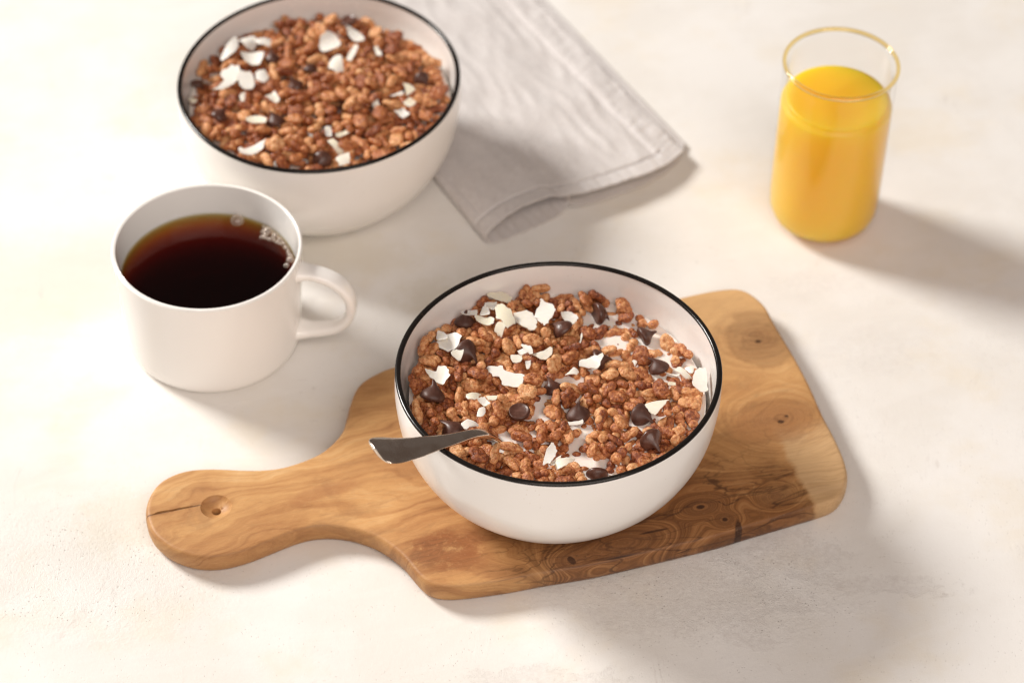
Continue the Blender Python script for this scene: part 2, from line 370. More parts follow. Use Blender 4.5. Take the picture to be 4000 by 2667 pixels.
FLAKES_FRONT=[
 ([[-129,-69],[-113,-44],[-56,-28],[-28,-34],[-3,-61],[-12,-89],[-55,-94],[-107,-85]],0.066,"oval coconut flake rearmost in the front bowl, under the back rim"),
 ([[-135,-112],[-78,-117],[-78,-148],[-96,-173],[-110,-163],[-134,-143]],0.0675,"small squarish coconut flake just in front of the rearmost oval one"),
 ([[-246,-177],[-218,-163],[-166,-168],[-173,-199],[-241,-197]],0.0665,"thin translucent coconut flake half in shadow at the bowl's rear left wall"),
 ([[-148,-157],[-129,-143],[-110,-176],[-114,-210],[-156,-212]],0.0675,"narrow upright cream coconut flake left of the widest flake cluster"),
 ([[-174,-221],[-104,-219],[-85,-249],[-103,-283],[-173,-258]],0.068,"folded cream coconut flake lying sideways in front of the narrow upright one"),
 ([[-80,-162],[-64,-155],[-11,-187],[18,-261],[-10,-302],[-33,-309],[-52,-263],[-83,-244]],0.0695,"large jagged coconut flake, left one of the two biggest overlapping flakes"),
 ([[-2,-195],[78,-186],[106,-212],[116,-259],[112,-313],[84,-337],[60,-301],[8,-249]],0.069,"large curved coconut flake, right one of the two biggest overlapping flakes"),
 ([[126,-123],[138,-116],[190,-145],[202,-189],[181,-230],[158,-311],[135,-272],[104,-199]],0.069,"pointed translucent coconut flake touching the curled chocolate chip at the back"),
 ([[232,-201],[256,-183],[289,-186],[312,-215],[302,-253],[270,-271],[237,-235]],0.069,"rounded thick coconut flake right behind the curled chip at the back"),
 ([[-84,-313],[-70,-279],[-45,-264],[-33,-298],[-50,-352],[-83,-326]],0.069,"small crumbly coconut flake in front of the big jagged flake"),
 ([[-355,-340],[-329,-334],[-301,-358],[-309,-395],[-351,-403]],0.0685,"small coconut flake tucked behind the grey one near the left wall"),
 ([[-329,-359],[-274,-337],[-235,-389],[-279,-446],[-352,-422],[-346,-379]],0.0675,"broad greyish coconut flake near the left wall of the front bowl"),
 ([[-278,-485],[-251,-465],[-219,-477],[-244,-556],[-282,-512]],0.071,"small white coconut flake leaning on the left chocolate chip"),
 ([[-400,-606],[-352,-601],[-339,-572],[-303,-577],[-287,-635],[-317,-681],[-373,-644]],0.069,"star shaped broken coconut flake by the left rim above a chocolate chip"),
 ([[25,-455],[53,-448],[76,-467],[44,-487]],0.069,"tiny coconut crumb lying left of the forked coconut flake"),
 ([[43,-412],[76,-424],[104,-469],[85,-483],[62,-457]],0.07,"short coconut sliver standing up near the middle of the front bowl"),
 ([[95,-478],[136,-463],[191,-442],[182,-494],[146,-515],[118,-503]],0.0695,"forked coconut flake lying near the middle of the front bowl"),
 ([[-9,-487],[17,-477],[49,-492],[45,-521],[13,-542]],0.0685,"small squarish coconut flake left of the forked one"),
 ([[63,-516],[91,-508],[87,-554],[73,-587]],0.068,"small shaded coconut flake in a gap below the forked one"),
 ([[-122,-561],[-56,-553],[-23,-594],[64,-630],[56,-688],[-30,-684],[-59,-621],[-87,-615]],0.069,"long ragged coconut strip, the longest flake in the front bowl"),
 ([[326,-333],[334,-339],[326,-392],[320,-412]],0.069,"hair thin upright coconut sliver behind the milk pool"),
 ([[316,-519],[350,-504],[423,-502],[411,-570],[373,-582],[314,-568]],0.0705,"rectangular coconut flake lying on a shiny chocolate chip beside milk"),
 ([[250,-601],[290,-557],[318,-575],[305,-597]],0.068,"leaf shaped coconut flake left of the rectangular flake"),
 ([[760,-555],[787,-538],[846,-595],[808,-604]],0.0685,"slanted coconut flake pointing to the upright slab at the right wall"),
 ([[811,-532],[857,-530],[847,-579],[829,-569]],0.068,"coconut flake wedged between the slanted flake and the upright slab"),
 ([[854,-572],[903,-567],[913,-661],[909,-709],[864,-700],[841,-658]],0.0705,"tall coconut slab leaning on the right wall of the front bowl"),
 ([[715,-570],[786,-592],[778,-603],[744,-585]],0.0685,"thin coconut sliver on a rice puff left of the slanted flake"),
 ([[731,-639],[767,-635],[765,-654],[730,-658]],0.0685,"stubby coconut stick half hidden in front of the slanted flake"),
 ([[567,-476],[589,-462],[590,-492],[578,-508]],0.066,"small coconut bit wet with milk near the right chocolate chip"),
 ([[-207,-758],[-134,-735],[-164,-791],[-203,-782]],0.069,"wedge shaped coconut flake, left of the trio behind the button chip"),
 ([[-157,-783],[-121,-762],[-93,-809],[-117,-830]],0.069,"coconut flake in the middle of the trio behind the button chip"),
 ([[-116,-755],[-59,-763],[-71,-788],[-105,-785]],0.069,"coconut flake at the right end of the trio behind the button chip"),
 ([[-152,-856],[-138,-831],[-112,-827],[-123,-882],[-152,-883]],0.068,"curved coconut flake standing left of the flat button chip"),
 ([[-226,-937],[-204,-920],[-180,-916],[-136,-934],[-184,-956],[-203,-970]],0.0685,"coconut flake just behind the spoon handle"),
 ([[624,-787],[728,-760],[712,-802],[682,-844],[657,-858],[629,-825]],0.0695,"white coconut flake next to the chip with a milk drop"),
 ([[245,-907],[331,-894],[335,-911],[258,-924]],0.068,"flat coconut strip at the foot of the upright curled chip"),
 ([[152,-1187],[176,-1055],[195,-1031],[212,-1073],[210,-1126],[181,-1180]],0.0695,"yellowish pointed coconut flake standing near the front rim"),
 ([[181,-1170],[205,-1143],[234,-1129],[220,-1156],[196,-1196]],0.0685,"greenish small coconut flake beside the yellowish pointed one"),
 ([[207,-1163],[243,-1145],[301,-1130],[258,-1187],[215,-1202]],0.0685,"white swallowtail coconut flake nearest the front rim"),
]
FLAKES_BACK=[
 ([[-1597,1792],[-1535,1943],[-1506,1934],[-1503,1864],[-1550,1774]],0.0625,"long coconut flake by the left wall of the back bowl"),
 ([[-1497,1941],[-1425,1964],[-1407,1895],[-1447,1854],[-1494,1902]],0.0635,"thick coconut flake at the rear left of the back bowl"),
 ([[-1417,1934],[-1332,1948],[-1329,1878],[-1401,1895]],0.0635,"bone shaped coconut flake right of the thick one in back"),
 ([[-1492,1809],[-1421,1841],[-1360,1844],[-1369,1735],[-1399,1724],[-1450,1752]],0.063,"pale forked coconut flake left of a chip in the back bowl"),
 ([[-1575,1662],[-1514,1723],[-1472,1666],[-1514,1530],[-1584,1441],[-1596,1469],[-1556,1586]],0.0635,"largest ragged coconut cluster in the back bowl"),
 ([[-1477,1647],[-1403,1640],[-1388,1534],[-1427,1494],[-1467,1541]],0.0635,"cream coconut flake touching the largest ragged cluster"),
 ([[-1391,1640],[-1346,1681],[-1316,1614],[-1336,1565],[-1380,1583]],0.0635,"round coconut flake right of the largest ragged cluster"),
 ([[-1733,1470],[-1705,1490],[-1676,1443],[-1710,1423]],0.06,"shaded coconut bit against the left wall of the back bowl"),
 ([[-1321,1451],[-1277,1495],[-1242,1435],[-1257,1406]],0.0635,"small shield shaped coconut flake in the middle of the back bowl"),
 ([[-1461,1464],[-1434,1503],[-1428,1437],[-1446,1427]],0.062,"small grey coconut flake below the largest ragged cluster"),
 ([[-1408,1278],[-1363,1308],[-1306,1272],[-1302,1226],[-1392,1241]],0.0635,"arched coconut flake left of the dark chip in the back bowl"),
 ([[-1425,1072],[-1394,1051],[-1297,1091],[-1299,1045],[-1371,988],[-1418,995]],0.0625,"coconut flake by the front left rim of the back bowl"),
 ([[-1072,1865],[-1060,1965],[-1000,1987],[-953,1919],[-990,1828]],0.0645,"squarish yellow white coconut chunk at the back bowl's rear"),
 ([[-935,2026],[-899,2048],[-848,2009],[-824,1910],[-879,1918]],0.064,"grey white coconut flake at the rear right of the back bowl"),
 ([[-920,1788],[-885,1908],[-854,1899],[-889,1779]],0.064,"coconut stick in front of the grey white flake at rear right"),
 ([[-1010,1706],[-987,1785],[-937,1768],[-930,1651],[-986,1678]],0.064,"two toned coconut flake in front of the yellow white chunk"),
 ([[-777,1895],[-756,1906],[-724,1818],[-758,1826]],0.063,"thin coconut spike at the right half of the back bowl"),
 ([[-606,1588],[-576,1599],[-538,1543],[-584,1503]],0.063,"coconut flake with a tail in the back bowl's right side"),
 ([[-674,1490],[-604,1531],[-602,1502]],0.063,"needle thin coconut sliver pointing left at the back bowl's right"),
 ([[-599,1436],[-565,1484],[-528,1448],[-561,1380]],0.063,"upper half of the bright coconut pair at the back bowl's right"),
 ([[-646,1358],[-603,1398],[-559,1343],[-593,1304]],0.063,"lower half of the bright coconut pair at the back bowl's right"),
 ([[-998,1212],[-964,1232],[-953,1158],[-982,1148]],0.0625,"small coconut flake near the back bowl's front, left of a stick"),
 ([[-939,1168],[-868,1217],[-860,1189],[-923,1150]],0.0625,"coconut stick lying near the back bowl's front"),
 ([[-979,1111],[-945,1131],[-881,1051],[-909,1023]],0.0625,"coconut flake right behind the front chip of the back bowl"),
 ([[-925,998],[-857,1036],[-847,964],[-904,935]],0.0615,"coconut flake right beside the front chip, at the back bowl's rim"),
 ([[-766,1420],[-731,1431],[-691,1357],[-726,1346]],0.063,"dull coconut flake behind the milk spot of the back bowl"),
]
CHIPS_FRONT=[
 (419,-168,0.0665,0,20,100,1.15,"chocolate chip lying on its side against the rear milk, flat base showing"),
 (232,-297,0.069,0,150,48,1.1,"chocolate chip with a curled tip between two coconut flakes at the back"),
 (633,-309,0.066,0,25,80,1.05,"glossy chocolate chip lying in milk by the right rear wall"),
 (-205,-476,0.069,0,-40,70,1.2,"round backed chocolate chip with a coconut flake leaning on it"),
 (417,-487,0.067,0,10,75,1.1,"shiny chocolate chip under the rectangular coconut flake"),
 (689,-516,0.0665,0,130,30,1.05,"chocolate chip with a twisted tip in milk at the right"),
 (-357,-752,0.069,0,70,35,1.2,"large chocolate chip at the left wall of the front bowl"),
 (193,-661,0.0655,0,120,25,1,"dark wet chocolate chip sunk in milk at the bowl's centre"),
 (43,-856,0.0675,1,0,172,1,"flat round button chocolate chip lying upside down"),
 (312,-843,0.0675,0,120,12,1.15,"upright kiss shaped chocolate chip with a curled tip beside milk"),
 (611,-843,0.0665,0,-35,62,1.2,"chocolate chip with a milk drop in its curl"),
 (649,-1025,0.069,0,-60,80,1.15,"smooth chocolate chip near the right front rim, tip down"),
 (-266,-954,0.067,0,150,30,1.1,"chocolate chip with a drawn out tip just behind the spoon"),
 (398,-1209,0.064,0,-90,100,1.05,"shiny chocolate chip half sunk in milk at the front rim"),
 (-227,-211,0.064,0,90,20,1,"shadowed chocolate chip under the coconut flake at the rear left wall"),
]
CHIPS_BACK=[
 (-1316,1792,0.063,0,110,20,1,"pointed chocolate chip right of the pale forked flake, back bowl"),
 (-1106,1705,0.063,0,80,40,0.95,"small chocolate chip deep between puffs at the back bowl's middle"),
 (-1179,1557,0.0635,0,150,25,1.15,"conical chocolate chip right of the round flake, back bowl"),
 (-1549,1316,0.062,0,30,30,1.1,"chocolate chip at the left side of the back bowl"),
 (-1258,1268,0.063,0,120,30,1.25,"big dark chocolate chip right of the arched flake, back bowl"),
 (-1693,1599,0.059,0,60,60,1,"shadowed chocolate chip against the left wall of the back bowl"),
 (-506,1657,0.061,0,-60,70,1,"chocolate chip at the right wall of the back bowl"),
 (-994,971,0.0615,0,-90,70,1.2,"chocolate chip at the front rim of the back bowl"),
 (-927,1389,0.061,0,0,20,0.8,"little dark chocolate chip sunk at the back bowl's centre"),
 (-923,2122,0.0625,1,0,165,1,"flat dark chocolate chip at the back bowl's rear wall"),
]
MILK = [(443, -345, 14), (608, -369, 16), (709, -468, 12), (137, -858, 10), (337, -990, 14), (88, -956, 10), (362, -40, 12), (257, -628, 9), (396, -1137, 10), (167, -801, 8), (789, -538, 8), (671, -337, 12), (317, -1113, 8)]
BUBBLES= [(-1237, 622, 20), (-1200, 584, 15), (-1171, 552, 13), (-1154, 525, 11), (-1141, 492, 10), (-1128, 469, 9), (-1122, 436, 11), (-1115, 400, 16), (-1136, 359, 11), (-1276, 604, 9), (-1263, 582, 9), (-1277, 565, 9), (-1256, 560, 9), (-1234, 550, 10), (-1217, 558, 9), (-1192, 529, 10), (-1176, 519, 7), (-1272, 643, 9), (-1252, 588, 7), (-1210, 540, 7), (-1136, 454, 7), (-1408, 700, 28), (-1156, 492, 7), (-1210, 612, 8), (-1186, 570, 8), (-1110, 428, 7)]
# heap of puffs settled by gravity in a bowl: kind, x, y, z (0.05 mm), quaternion (1/99)
PILE=[(19,-1040,-506,753,16,67,-71,-1),(16,-1100,-218,761,2,-42,-89,-12),(3,-1044,-95,759,2,-36,-92,-6),(6,-1017,79,770,7,55,82,6),(2,-1023,300,763,82,13,-2,-54),(6,-996,474,767,28,21,64,67),
(6,-788,-856,775,51,-25,-3,-81),(12,-907,-660,762,93,3,5,35),(9,-915,-379,753,0,6,-96,-23),(11,-783,-351,761,73,3,-2,67),(1,-909,-37,756,7,76,-63,6),(17,-910,92,766,31,-88,-33,4),
(5,-813,387,756,43,9,-15,-88),(14,-949,574,760,40,40,46,67),(11,-798,659,761,77,-32,-11,52),(19,-866,818,755,41,1,19,-88),(10,-570,-812,765,87,-7,-22,42),(15,-688,-744,760,9,87,-47,5),
(7,-753,-540,768,41,-10,48,-76),(1,-579,-335,765,47,5,28,82),(4,-657,-105,763,1,59,-76,-22),(13,-661,78,770,97,-1,-17,4),(14,-687,367,769,59,-67,36,-24),(4,-715,527,762,12,92,-31,-17),
(10,-661,651,763,86,49,10,0),(2,-720,923,761,44,-4,4,-89),(11,-466,-974,765,74,-55,32,-16),(9,-533,-916,755,32,-7,6,-93),(8,-363,-689,763,72,-7,-8,68),(11,-555,-452,760,9,-35,-92,-2),
(5,-467,-301,755,22,-6,0,96),(16,-383,-15,760,4,-30,-94,8),(2,-396,129,755,74,-63,9,-18),(13,-473,372,765,18,-69,69,-1),(6,-423,541,770,2,50,-85,-9),(1,-448,782,762,95,3,-1,28),
(5,-546,816,756,95,-3,-3,29),(2,-459,1035,756,8,3,-57,81),(8,-269,-1113,766,8,-16,9,97),(17,-339,-970,763,95,-3,9,26),(11,-222,-710,771,81,37,-21,-37),(4,-336,-545,764,3,99,-2,-9),
(2,-281,-250,764,14,9,-16,-96),(19,-262,-124,752,19,93,-29,7),(7,-207,69,762,4,14,46,87),(5,-254,342,750,12,96,-20,0),(10,-320,422,765,96,-18,-16,-6),(19,-244,679,751,44,-6,1,88),
(15,-332,981,765,69,-10,-12,69),(8,-265,1140,775,13,0,20,-96),(16,0,-1037,760,3,-44,88,-8),(9,-148,-804,757,0,1,-83,-54),(11,-131,-703,760,9,-49,-85,-3),(14,11,-599,766,8,12,98,-4),
(13,-102,-240,765,1,61,77,-10),(12,-75,-137,753,10,-2,97,17),(2,-67,145,774,69,70,6,-3),(15,-53,307,764,96,13,8,-19),(10,-160,532,762,26,-46,52,-66),(8,20,720,767,1,-65,75,2),
(2,-3,873,765,75,15,18,61),(3,-38,1025,759,5,98,9,5),(19,115,-1035,751,23,6,1,-96),(12,123,-935,753,26,53,78,17),(19,122,-663,767,83,-54,-1,4),(11,199,-499,761,72,3,-5,67),
(9,60,-186,755,87,-3,-4,-47),(8,174,-134,763,80,-7,6,-57),(14,82,93,760,15,0,-59,-78),(1,16,354,768,64,68,0,-33),(15,140,484,765,93,-26,0,-20),(4,186,617,792,92,1,-35,-10),
(15,175,911,764,69,15,0,-70),(10,71,1067,763,77,35,28,43),(11,256,-1043,760,9,-36,-92,-1),(18,322,-782,758,97,7,-2,16),(5,323,-662,750,0,-19,-96,-12),(0,286,-453,759,42,-16,-25,84),
(14,273,-347,762,94,-29,1,-10),(15,383,-136,767,14,-57,-74,30),(7,219,116,761,49,13,8,85),(1,372,301,757,6,-82,-53,-12),(10,337,388,765,96,-15,-17,3),(0,317,657,764,15,-26,91,-24),
(9,293,837,755,6,-5,25,-95),(7,324,1132,757,11,38,91,-1),(8,440,-947,764,11,66,-73,2),(17,443,-810,769,49,-24,43,-71),(7,489,-698,761,78,15,3,58),(1,429,-383,762,51,3,1,85),
(1,551,-218,760,27,-46,-77,33),(6,504,-98,766,3,3,-54,-83),(5,543,64,756,15,-2,3,-98),(15,503,303,759,20,94,22,9),(9,489,414,752,1,-29,94,11),(15,504,809,759,7,14,-95,-21),
(2,475,886,755,6,-10,63,-76),(8,431,998,763,87,-8,6,45),(11,626,-973,761,69,-7,12,69),(0,682,-740,755,54,81,15,9),(0,660,-398,755,21,31,76,50),(4,701,-264,764,3,-77,61,9),
(1,654,-132,757,1,-97,-18,-12),(4,684,154,766,98,6,-13,-5),(16,712,342,761,5,-16,-97,-9),(5,744,593,750,10,64,-74,-7),(14,627,714,763,92,-24,5,-27),(7,836,812,757,4,98,3,-11),
(17,759,-789,763,94,-4,9,28),(1,834,-691,758,2,99,-8,-3),(11,931,-423,760,9,-24,-96,0),(11,844,-350,759,12,-97,13,-10),(1,793,-138,762,3,-1,-3,-99),(1,914,36,762,31,-1,-3,-94),
(10,878,278,763,23,-82,-50,6),(0,928,497,766,25,-81,-51,7),(0,844,721,761,88,-42,-10,16),(14,1028,-423,760,41,34,40,73),(17,1043,-299,762,77,19,-1,-59),(6,1035,-88,770,29,-92,20,-14),
(13,1148,182,778,83,6,-27,47),(2,1080,387,762,25,-80,-51,13),(19,1058,519,753,5,-48,-86,-6),(17,-1112,-453,782,48,-59,-23,59),(16,-1040,-369,769,29,11,87,-35),(17,-1176,-145,786,77,-45,-42,-8),
(8,-1134,113,789,7,-16,-28,93),(5,-1126,196,763,90,-39,8,-12),(13,-1093,401,791,43,2,89,-9),(8,-795,-714,781,30,16,-22,-90),(9,-876,-572,763,12,15,59,77),(10,-971,-451,785,66,-72,13,-1),
(10,-996,-269,761,24,82,-38,-33),(19,-745,-62,751,80,-5,4,58),(2,-825,159,771,67,-63,38,-3),(10,-862,246,765,95,-18,-14,-13),(3,-870,487,795,61,-3,-72,-30),(2,-886,694,755,74,-62,11,-21),
(11,-763,794,761,90,-2,14,38),(15,-690,-933,774,41,32,55,64),(11,-671,-617,762,88,7,8,-44),(2,-666,-497,769,75,-9,11,63),(1,-723,-246,756,4,79,-59,5),(3,-592,-125,833,95,10,0,-24),
(7,-744,157,801,56,34,-67,-31),(11,-682,234,762,86,-24,13,-40),(2,-620,547,777,61,-54,6,56),(2,-695,600,816,13,2,-82,54),(5,-684,763,764,62,-58,-36,36),(19,-575,-1006,752,16,97,0,12),
(13,-388,-866,770,77,-11,-14,-60),(4,-567,-613,766,72,9,-11,66),(12,-482,-535,751,12,35,-76,-51),(3,-431,-237,777,33,53,-76,10),(13,-518,-70,773,89,5,1,-44),(19,-513,56,753,3,99,-5,7),
(0,-583,240,755,65,46,33,49),(6,-536,499,805,54,2,79,-26),(3,-482,647,759,3,-25,-96,-6),(14,-395,930,781,7,74,-57,-32),(12,-394,1098,762,70,66,-25,-1),(13,-381,-1114,801,15,20,-23,-93),
(7,-279,-797,757,11,55,81,-3),(14,-211,-619,796,17,31,-89,24),(18,-214,-474,779,23,69,-67,9),(2,-208,-308,758,12,-11,-86,47),(16,-209,-16,758,7,-9,-17,-97),(15,-307,74,768,20,-59,58,-50),
(3,-322,240,767,2,-88,44,-9),(4,-289,597,765,70,57,-18,-36),(7,-333,722,795,36,23,-22,-86),(19,-310,791,751,0,-6,0,99),(1,-230,981,763,48,2,7,86),(13,-122,-1047,769,77,0,-21,-58),
(3,-150,-851,804,5,11,-90,-38),(9,-91,-634,754,13,-44,-82,31),(8,-47,-471,767,80,-12,-1,-57),(10,-116,-286,837,26,94,1,-16),(8,-118,-84,819,40,89,-12,10),(13,-67,56,798,32,-74,-57,-3),
(5,-69,225,766,44,86,-8,18),(8,-71,459,767,42,5,-12,89),(5,-175,691,764,74,-45,23,-42),(8,-130,853,763,76,-8,-4,63),(2,-133,1183,771,1,-15,90,39),(9,188,-1123,755,52,-35,-44,63),
(10,44,-915,769,5,87,-46,9),(2,149,-849,761,30,0,-6,94),(2,120,-446,761,13,-2,5,-98),(3,120,-303,783,3,3,-97,-22),(3,78,-23,759,2,-40,-90,-6),(5,38,167,783,24,82,-43,25),
(17,145,373,763,76,2,14,62),(1,124,539,809,39,89,-1,18),(6,172,751,769,36,-76,-50,11),(14,89,879,764,43,49,-60,-44),(5,139,1037,754,39,36,-63,-55),(4,314,-1137,779,9,-21,-10,-96),
(7,275,-944,757,1,98,1,-12),(5,308,-573,765,22,-24,-89,29),(1,389,-488,764,50,-48,57,-43),(15,298,-277,804,80,-38,43,10),(10,436,-22,762,93,31,-3,-13),(4,264,37,807,13,-30,-56,-75),
(5,216,334,754,48,45,47,58),(14,253,546,764,98,3,-5,14),(0,350,591,795,66,-56,48,8),(11,247,996,758,21,-56,-77,18),(5,264,1088,750,12,93,-30,-1),(7,565,-1041,780,50,60,30,-53),
(16,329,-871,817,61,-12,48,-60),(17,566,-727,767,63,-54,-34,41),(0,467,-590,755,61,78,-2,-2),(14,445,-286,766,17,-13,-53,81),(19,624,-13,751,17,-6,1,97),(19,515,136,751,12,6,1,-98),
(10,506,368,814,11,-1,41,90),(1,496,548,767,6,-25,62,73),(3,481,655,762,12,93,-30,6),(13,602,970,791,13,-49,79,-32),(8,466,1078,817,75,-27,13,57),(17,629,-829,762,66,72,14,-2),
(8,702,-679,802,87,-43,4,19),(5,609,-521,753,29,16,-49,-79),(9,622,-256,806,76,-12,-10,-61),(17,727,-60,778,22,88,-2,-39),(15,724,32,760,2,-20,-96,-12),(15,552,230,759,8,16,-95,-21),
(13,627,460,765,1,-76,-63,10),(9,666,597,773,36,20,1,-90),(19,627,898,751,97,-3,5,21),(1,820,-841,756,5,34,-93,2),(2,773,-599,768,46,16,36,78),(8,798,-409,798,5,41,76,48),
(2,788,-241,761,61,-18,15,-75),(13,825,-91,820,2,92,12,-35),(3,879,145,759,72,4,6,-67),(1,819,350,770,22,29,92,-3),(16,834,557,760,8,-98,6,-2),(6,822,637,788,29,10,-92,-21),
(1,1044,-574,770,42,-25,51,-69),(14,1014,-208,794,38,-38,0,83),(1,998,23,802,33,49,75,27),(1,1080,-9,760,16,-23,-86,40),(18,1144,325,821,8,-66,-65,-35),(15,1094,542,813,1,-85,49,-15),
(10,-1183,-359,836,45,58,-25,-62),(4,-1105,-324,805,83,-26,-39,-26),(13,-1185,-44,803,26,-26,41,-82),(19,-1224,24,799,55,-17,-79,-15),(12,-1139,266,760,3,-1,-98,10),(17,-1104,523,807,42,40,-61,-52),
(1,-928,-746,776,44,-80,38,5),(10,-788,-611,816,38,84,37,4),(6,-816,-482,767,17,16,-59,-76),(18,-921,-181,786,10,84,-45,-24),(8,-831,-95,794,69,9,-70,-12),(9,-820,75,790,37,38,-2,-83),
(17,-984,205,779,47,-44,-65,-36),(0,-813,436,809,72,-54,-24,34),(19,-1008,674,783,41,-84,-21,24),(12,-763,842,813,32,20,86,-32),(14,-675,-832,811,65,68,-23,-19),(9,-663,-574,827,90,-9,18,-36),
(4,-586,-401,831,10,93,33,-4),(19,-586,-210,755,6,3,-45,-88),(5,-756,-138,803,79,2,2,59),(18,-746,9,832,12,-50,-83,-15),(19,-657,271,816,5,95,-27,6),(19,-613,421,778,69,28,20,-62),
(3,-702,732,828,83,7,22,-49),(6,-645,889,780,89,31,27,14),(11,-489,-1061,784,83,-35,-34,22),(12,-480,-805,771,27,-57,48,-59),(15,-478,-653,801,0,72,65,21),(6,-455,-405,788,62,-39,47,-47),
(19,-389,-226,837,14,54,79,20),(7,-469,-138,830,60,-64,12,44),(13,-545,155,808,91,27,23,14),(15,-481,255,780,17,-40,-86,-21),(4,-565,369,822,58,70,28,27),(4,-533,611,824,7,98,-11,-8),
(1,-583,839,819,11,-67,72,2),(0,-534,1091,794,92,20,28,8),(10,-230,-979,784,69,-4,16,69),(17,-330,-781,824,23,-83,-49,-5),(6,-405,-577,840,15,85,-44,-22),(7,-356,-453,772,47,82,25,-18),
(13,-276,-184,832,92,-13,-20,29),(10,-375,-109,787,94,6,-30,3),(3,-302,147,834,26,70,-64,-9),(4,-310,341,820,6,-32,93,12),(7,-321,514,766,0,6,31,94),(0,-391,662,834,50,-2,41,-75),
(3,-303,861,809,6,95,-26,-10),(4,-228,1044,822,29,90,22,-19),(16,-136,-1033,843,4,-97,-17,-1),(16,-42,-910,771,17,-67,-36,61),(16,8,-678,792,28,-15,-31,88),(11,-141,-394,765,70,-43,3,56),
(14,-31,-355,802,1,25,-90,33),(15,2,-204,802,50,-46,42,-58),(9,27,-14,817,4,65,-74,-10),(5,-174,238,771,22,-25,92,-14),(7,53,422,773,65,68,3,-30),(15,-147,742,797,34,-23,-85,30),
(3,-122,944,828,3,18,97,3),(19,-139,1063,756,20,75,54,29),(9,121,-1187,770,24,-13,12,94),(7,-21,-810,778,42,-9,70,56),(7,50,-786,761,92,11,-12,-32),(3,148,-535,800,50,-37,-26,73),
(3,83,-326,846,95,20,4,-16),(10,120,56,833,13,-1,-89,-41),(15,120,188,786,82,-36,-13,-40),(10,130,277,784,84,17,8,-48),(19,17,534,769,43,25,66,55),(12,60,608,779,8,-77,32,52),
(19,133,805,813,49,30,-31,-75),(10,30,1187,765,12,-18,71,65),(13,329,-1056,825,11,83,43,-32),(5,255,-852,789,43,39,18,-79),(12,213,-689,776,27,-46,-49,-68),(14,373,-567,824,71,-8,23,-64),
(15,370,-309,835,37,55,-54,-49),(2,328,-52,822,61,-29,25,68),(4,395,128,765,75,18,1,62),(18,321,298,816,33,23,-16,-89),(6,263,478,809,33,77,-5,-53),(11,266,722,758,43,-75,-45,20),
(3,295,891,809,1,-36,-92,4),(8,243,1115,839,42,29,-85,0),(7,464,-1038,815,90,41,-7,8),(4,508,-813,819,55,53,-8,-63),(4,486,-681,837,74,52,-21,-34),(1,522,-425,767,72,52,40,16),
(13,536,-350,828,29,26,-91,7),(13,516,-39,836,4,97,0,-18),(0,513,123,823,6,27,91,-28),(13,595,236,838,12,71,-67,-4),(2,352,491,781,52,-56,26,58),(13,493,714,826,5,64,70,-28),
(6,374,794,796,6,-51,82,22),(13,576,1062,879,4,70,-66,-22),(18,655,-899,829,12,79,-58,-13),(11,684,-574,779,78,-48,-29,-25),(10,596,-458,793,91,1,-37,8),(0,735,-268,830,88,16,0,-42),
(0,799,27,810,84,38,34,9),(11,630,64,815,64,36,-17,-64),(11,720,261,761,20,-1,-79,56),(5,708,534,804,6,0,19,97),(8,627,626,824,80,13,-23,-52),(4,788,890,791,25,13,94,-14),
(10,799,-925,813,76,57,22,18),(11,938,-592,761,85,-4,13,48),(5,823,-546,753,79,46,-21,-33),(3,858,-236,795,71,-20,36,-55),(11,931,-101,762,62,-24,-47,57),(15,884,91,828,92,0,8,-37),
(11,766,449,760,7,-91,-37,-7),(10,865,495,804,2,82,54,6),(18,956,673,780,21,19,-13,94),(14,1109,-513,811,63,1,-33,-69),(18,1131,-219,768,88,7,9,-43),(1,1191,-51,764,4,76,55,32),
(6,1146,57,784,57,-80,0,6),(6,1028,269,771,9,-3,-31,93),(19,1009,489,775,65,45,-3,-59),(12,-1044,-625,784,6,40,87,25),(2,-1183,-224,817,9,-21,-96,9),(8,-1030,-29,839,11,49,-85,-2),
(8,-1094,241,839,79,-11,14,57),(19,-986,310,813,86,-23,32,-30),(5,-1045,589,815,6,33,68,64),(2,-890,-827,795,81,-50,26,-5),(9,-978,-572,758,45,-49,-54,49),(17,-882,-417,816,22,-90,22,-27),
(4,-850,-286,786,91,31,20,14),(5,-889,30,820,18,68,-67,-20),(18,-946,159,853,35,-44,-73,-36),(12,-783,324,784,19,90,36,-10),(14,-957,472,843,61,4,-26,-73),(10,-840,616,849,14,71,-63,22),
(14,-817,911,822,55,-70,-32,29),(8,-657,-802,886,5,-6,-1,-99),(13,-607,-702,829,26,5,10,-95),(15,-684,-372,769,85,-28,-27,33),(15,-670,-257,825,65,-71,22,0),(8,-714,-120,865,8,6,-1,-98),
(12,-574,26,829,23,9,-75,-60),(15,-800,242,844,77,-62,6,2),(18,-699,376,850,3,7,98,-15),(10,-599,737,863,42,-10,-83,31),(11,-598,1024,761,92,-2,14,35),(12,-618,-981,796,28,51,-73,-33),
(0,-544,-884,817,73,4,5,67),(7,-444,-763,818,1,-24,-89,-36),(4,-496,-473,846,28,11,-6,-94),(16,-531,-280,814,47,-60,58,-23),(18,-405,-29,832,83,-3,0,54),(15,-465,86,817,33,-8,-93,5),
(1,-416,223,827,65,33,27,61),(18,-426,465,852,26,-70,-61,24),(8,-434,730,862,34,75,-15,53),(3,-497,942,805,19,-77,47,-37),(6,-404,1053,845,57,79,-10,-17),(17,-312,-1010,823,42,84,24,-20),
(5,-388,-862,842,21,34,77,47),(6,-298,-537,851,25,6,55,78),(18,-316,-382,795,61,-19,37,65),(18,-259,-332,858,93,-31,2,16),(9,-263,-67,787,13,-25,-69,66),(1,-166,145,794,13,77,61,-1),
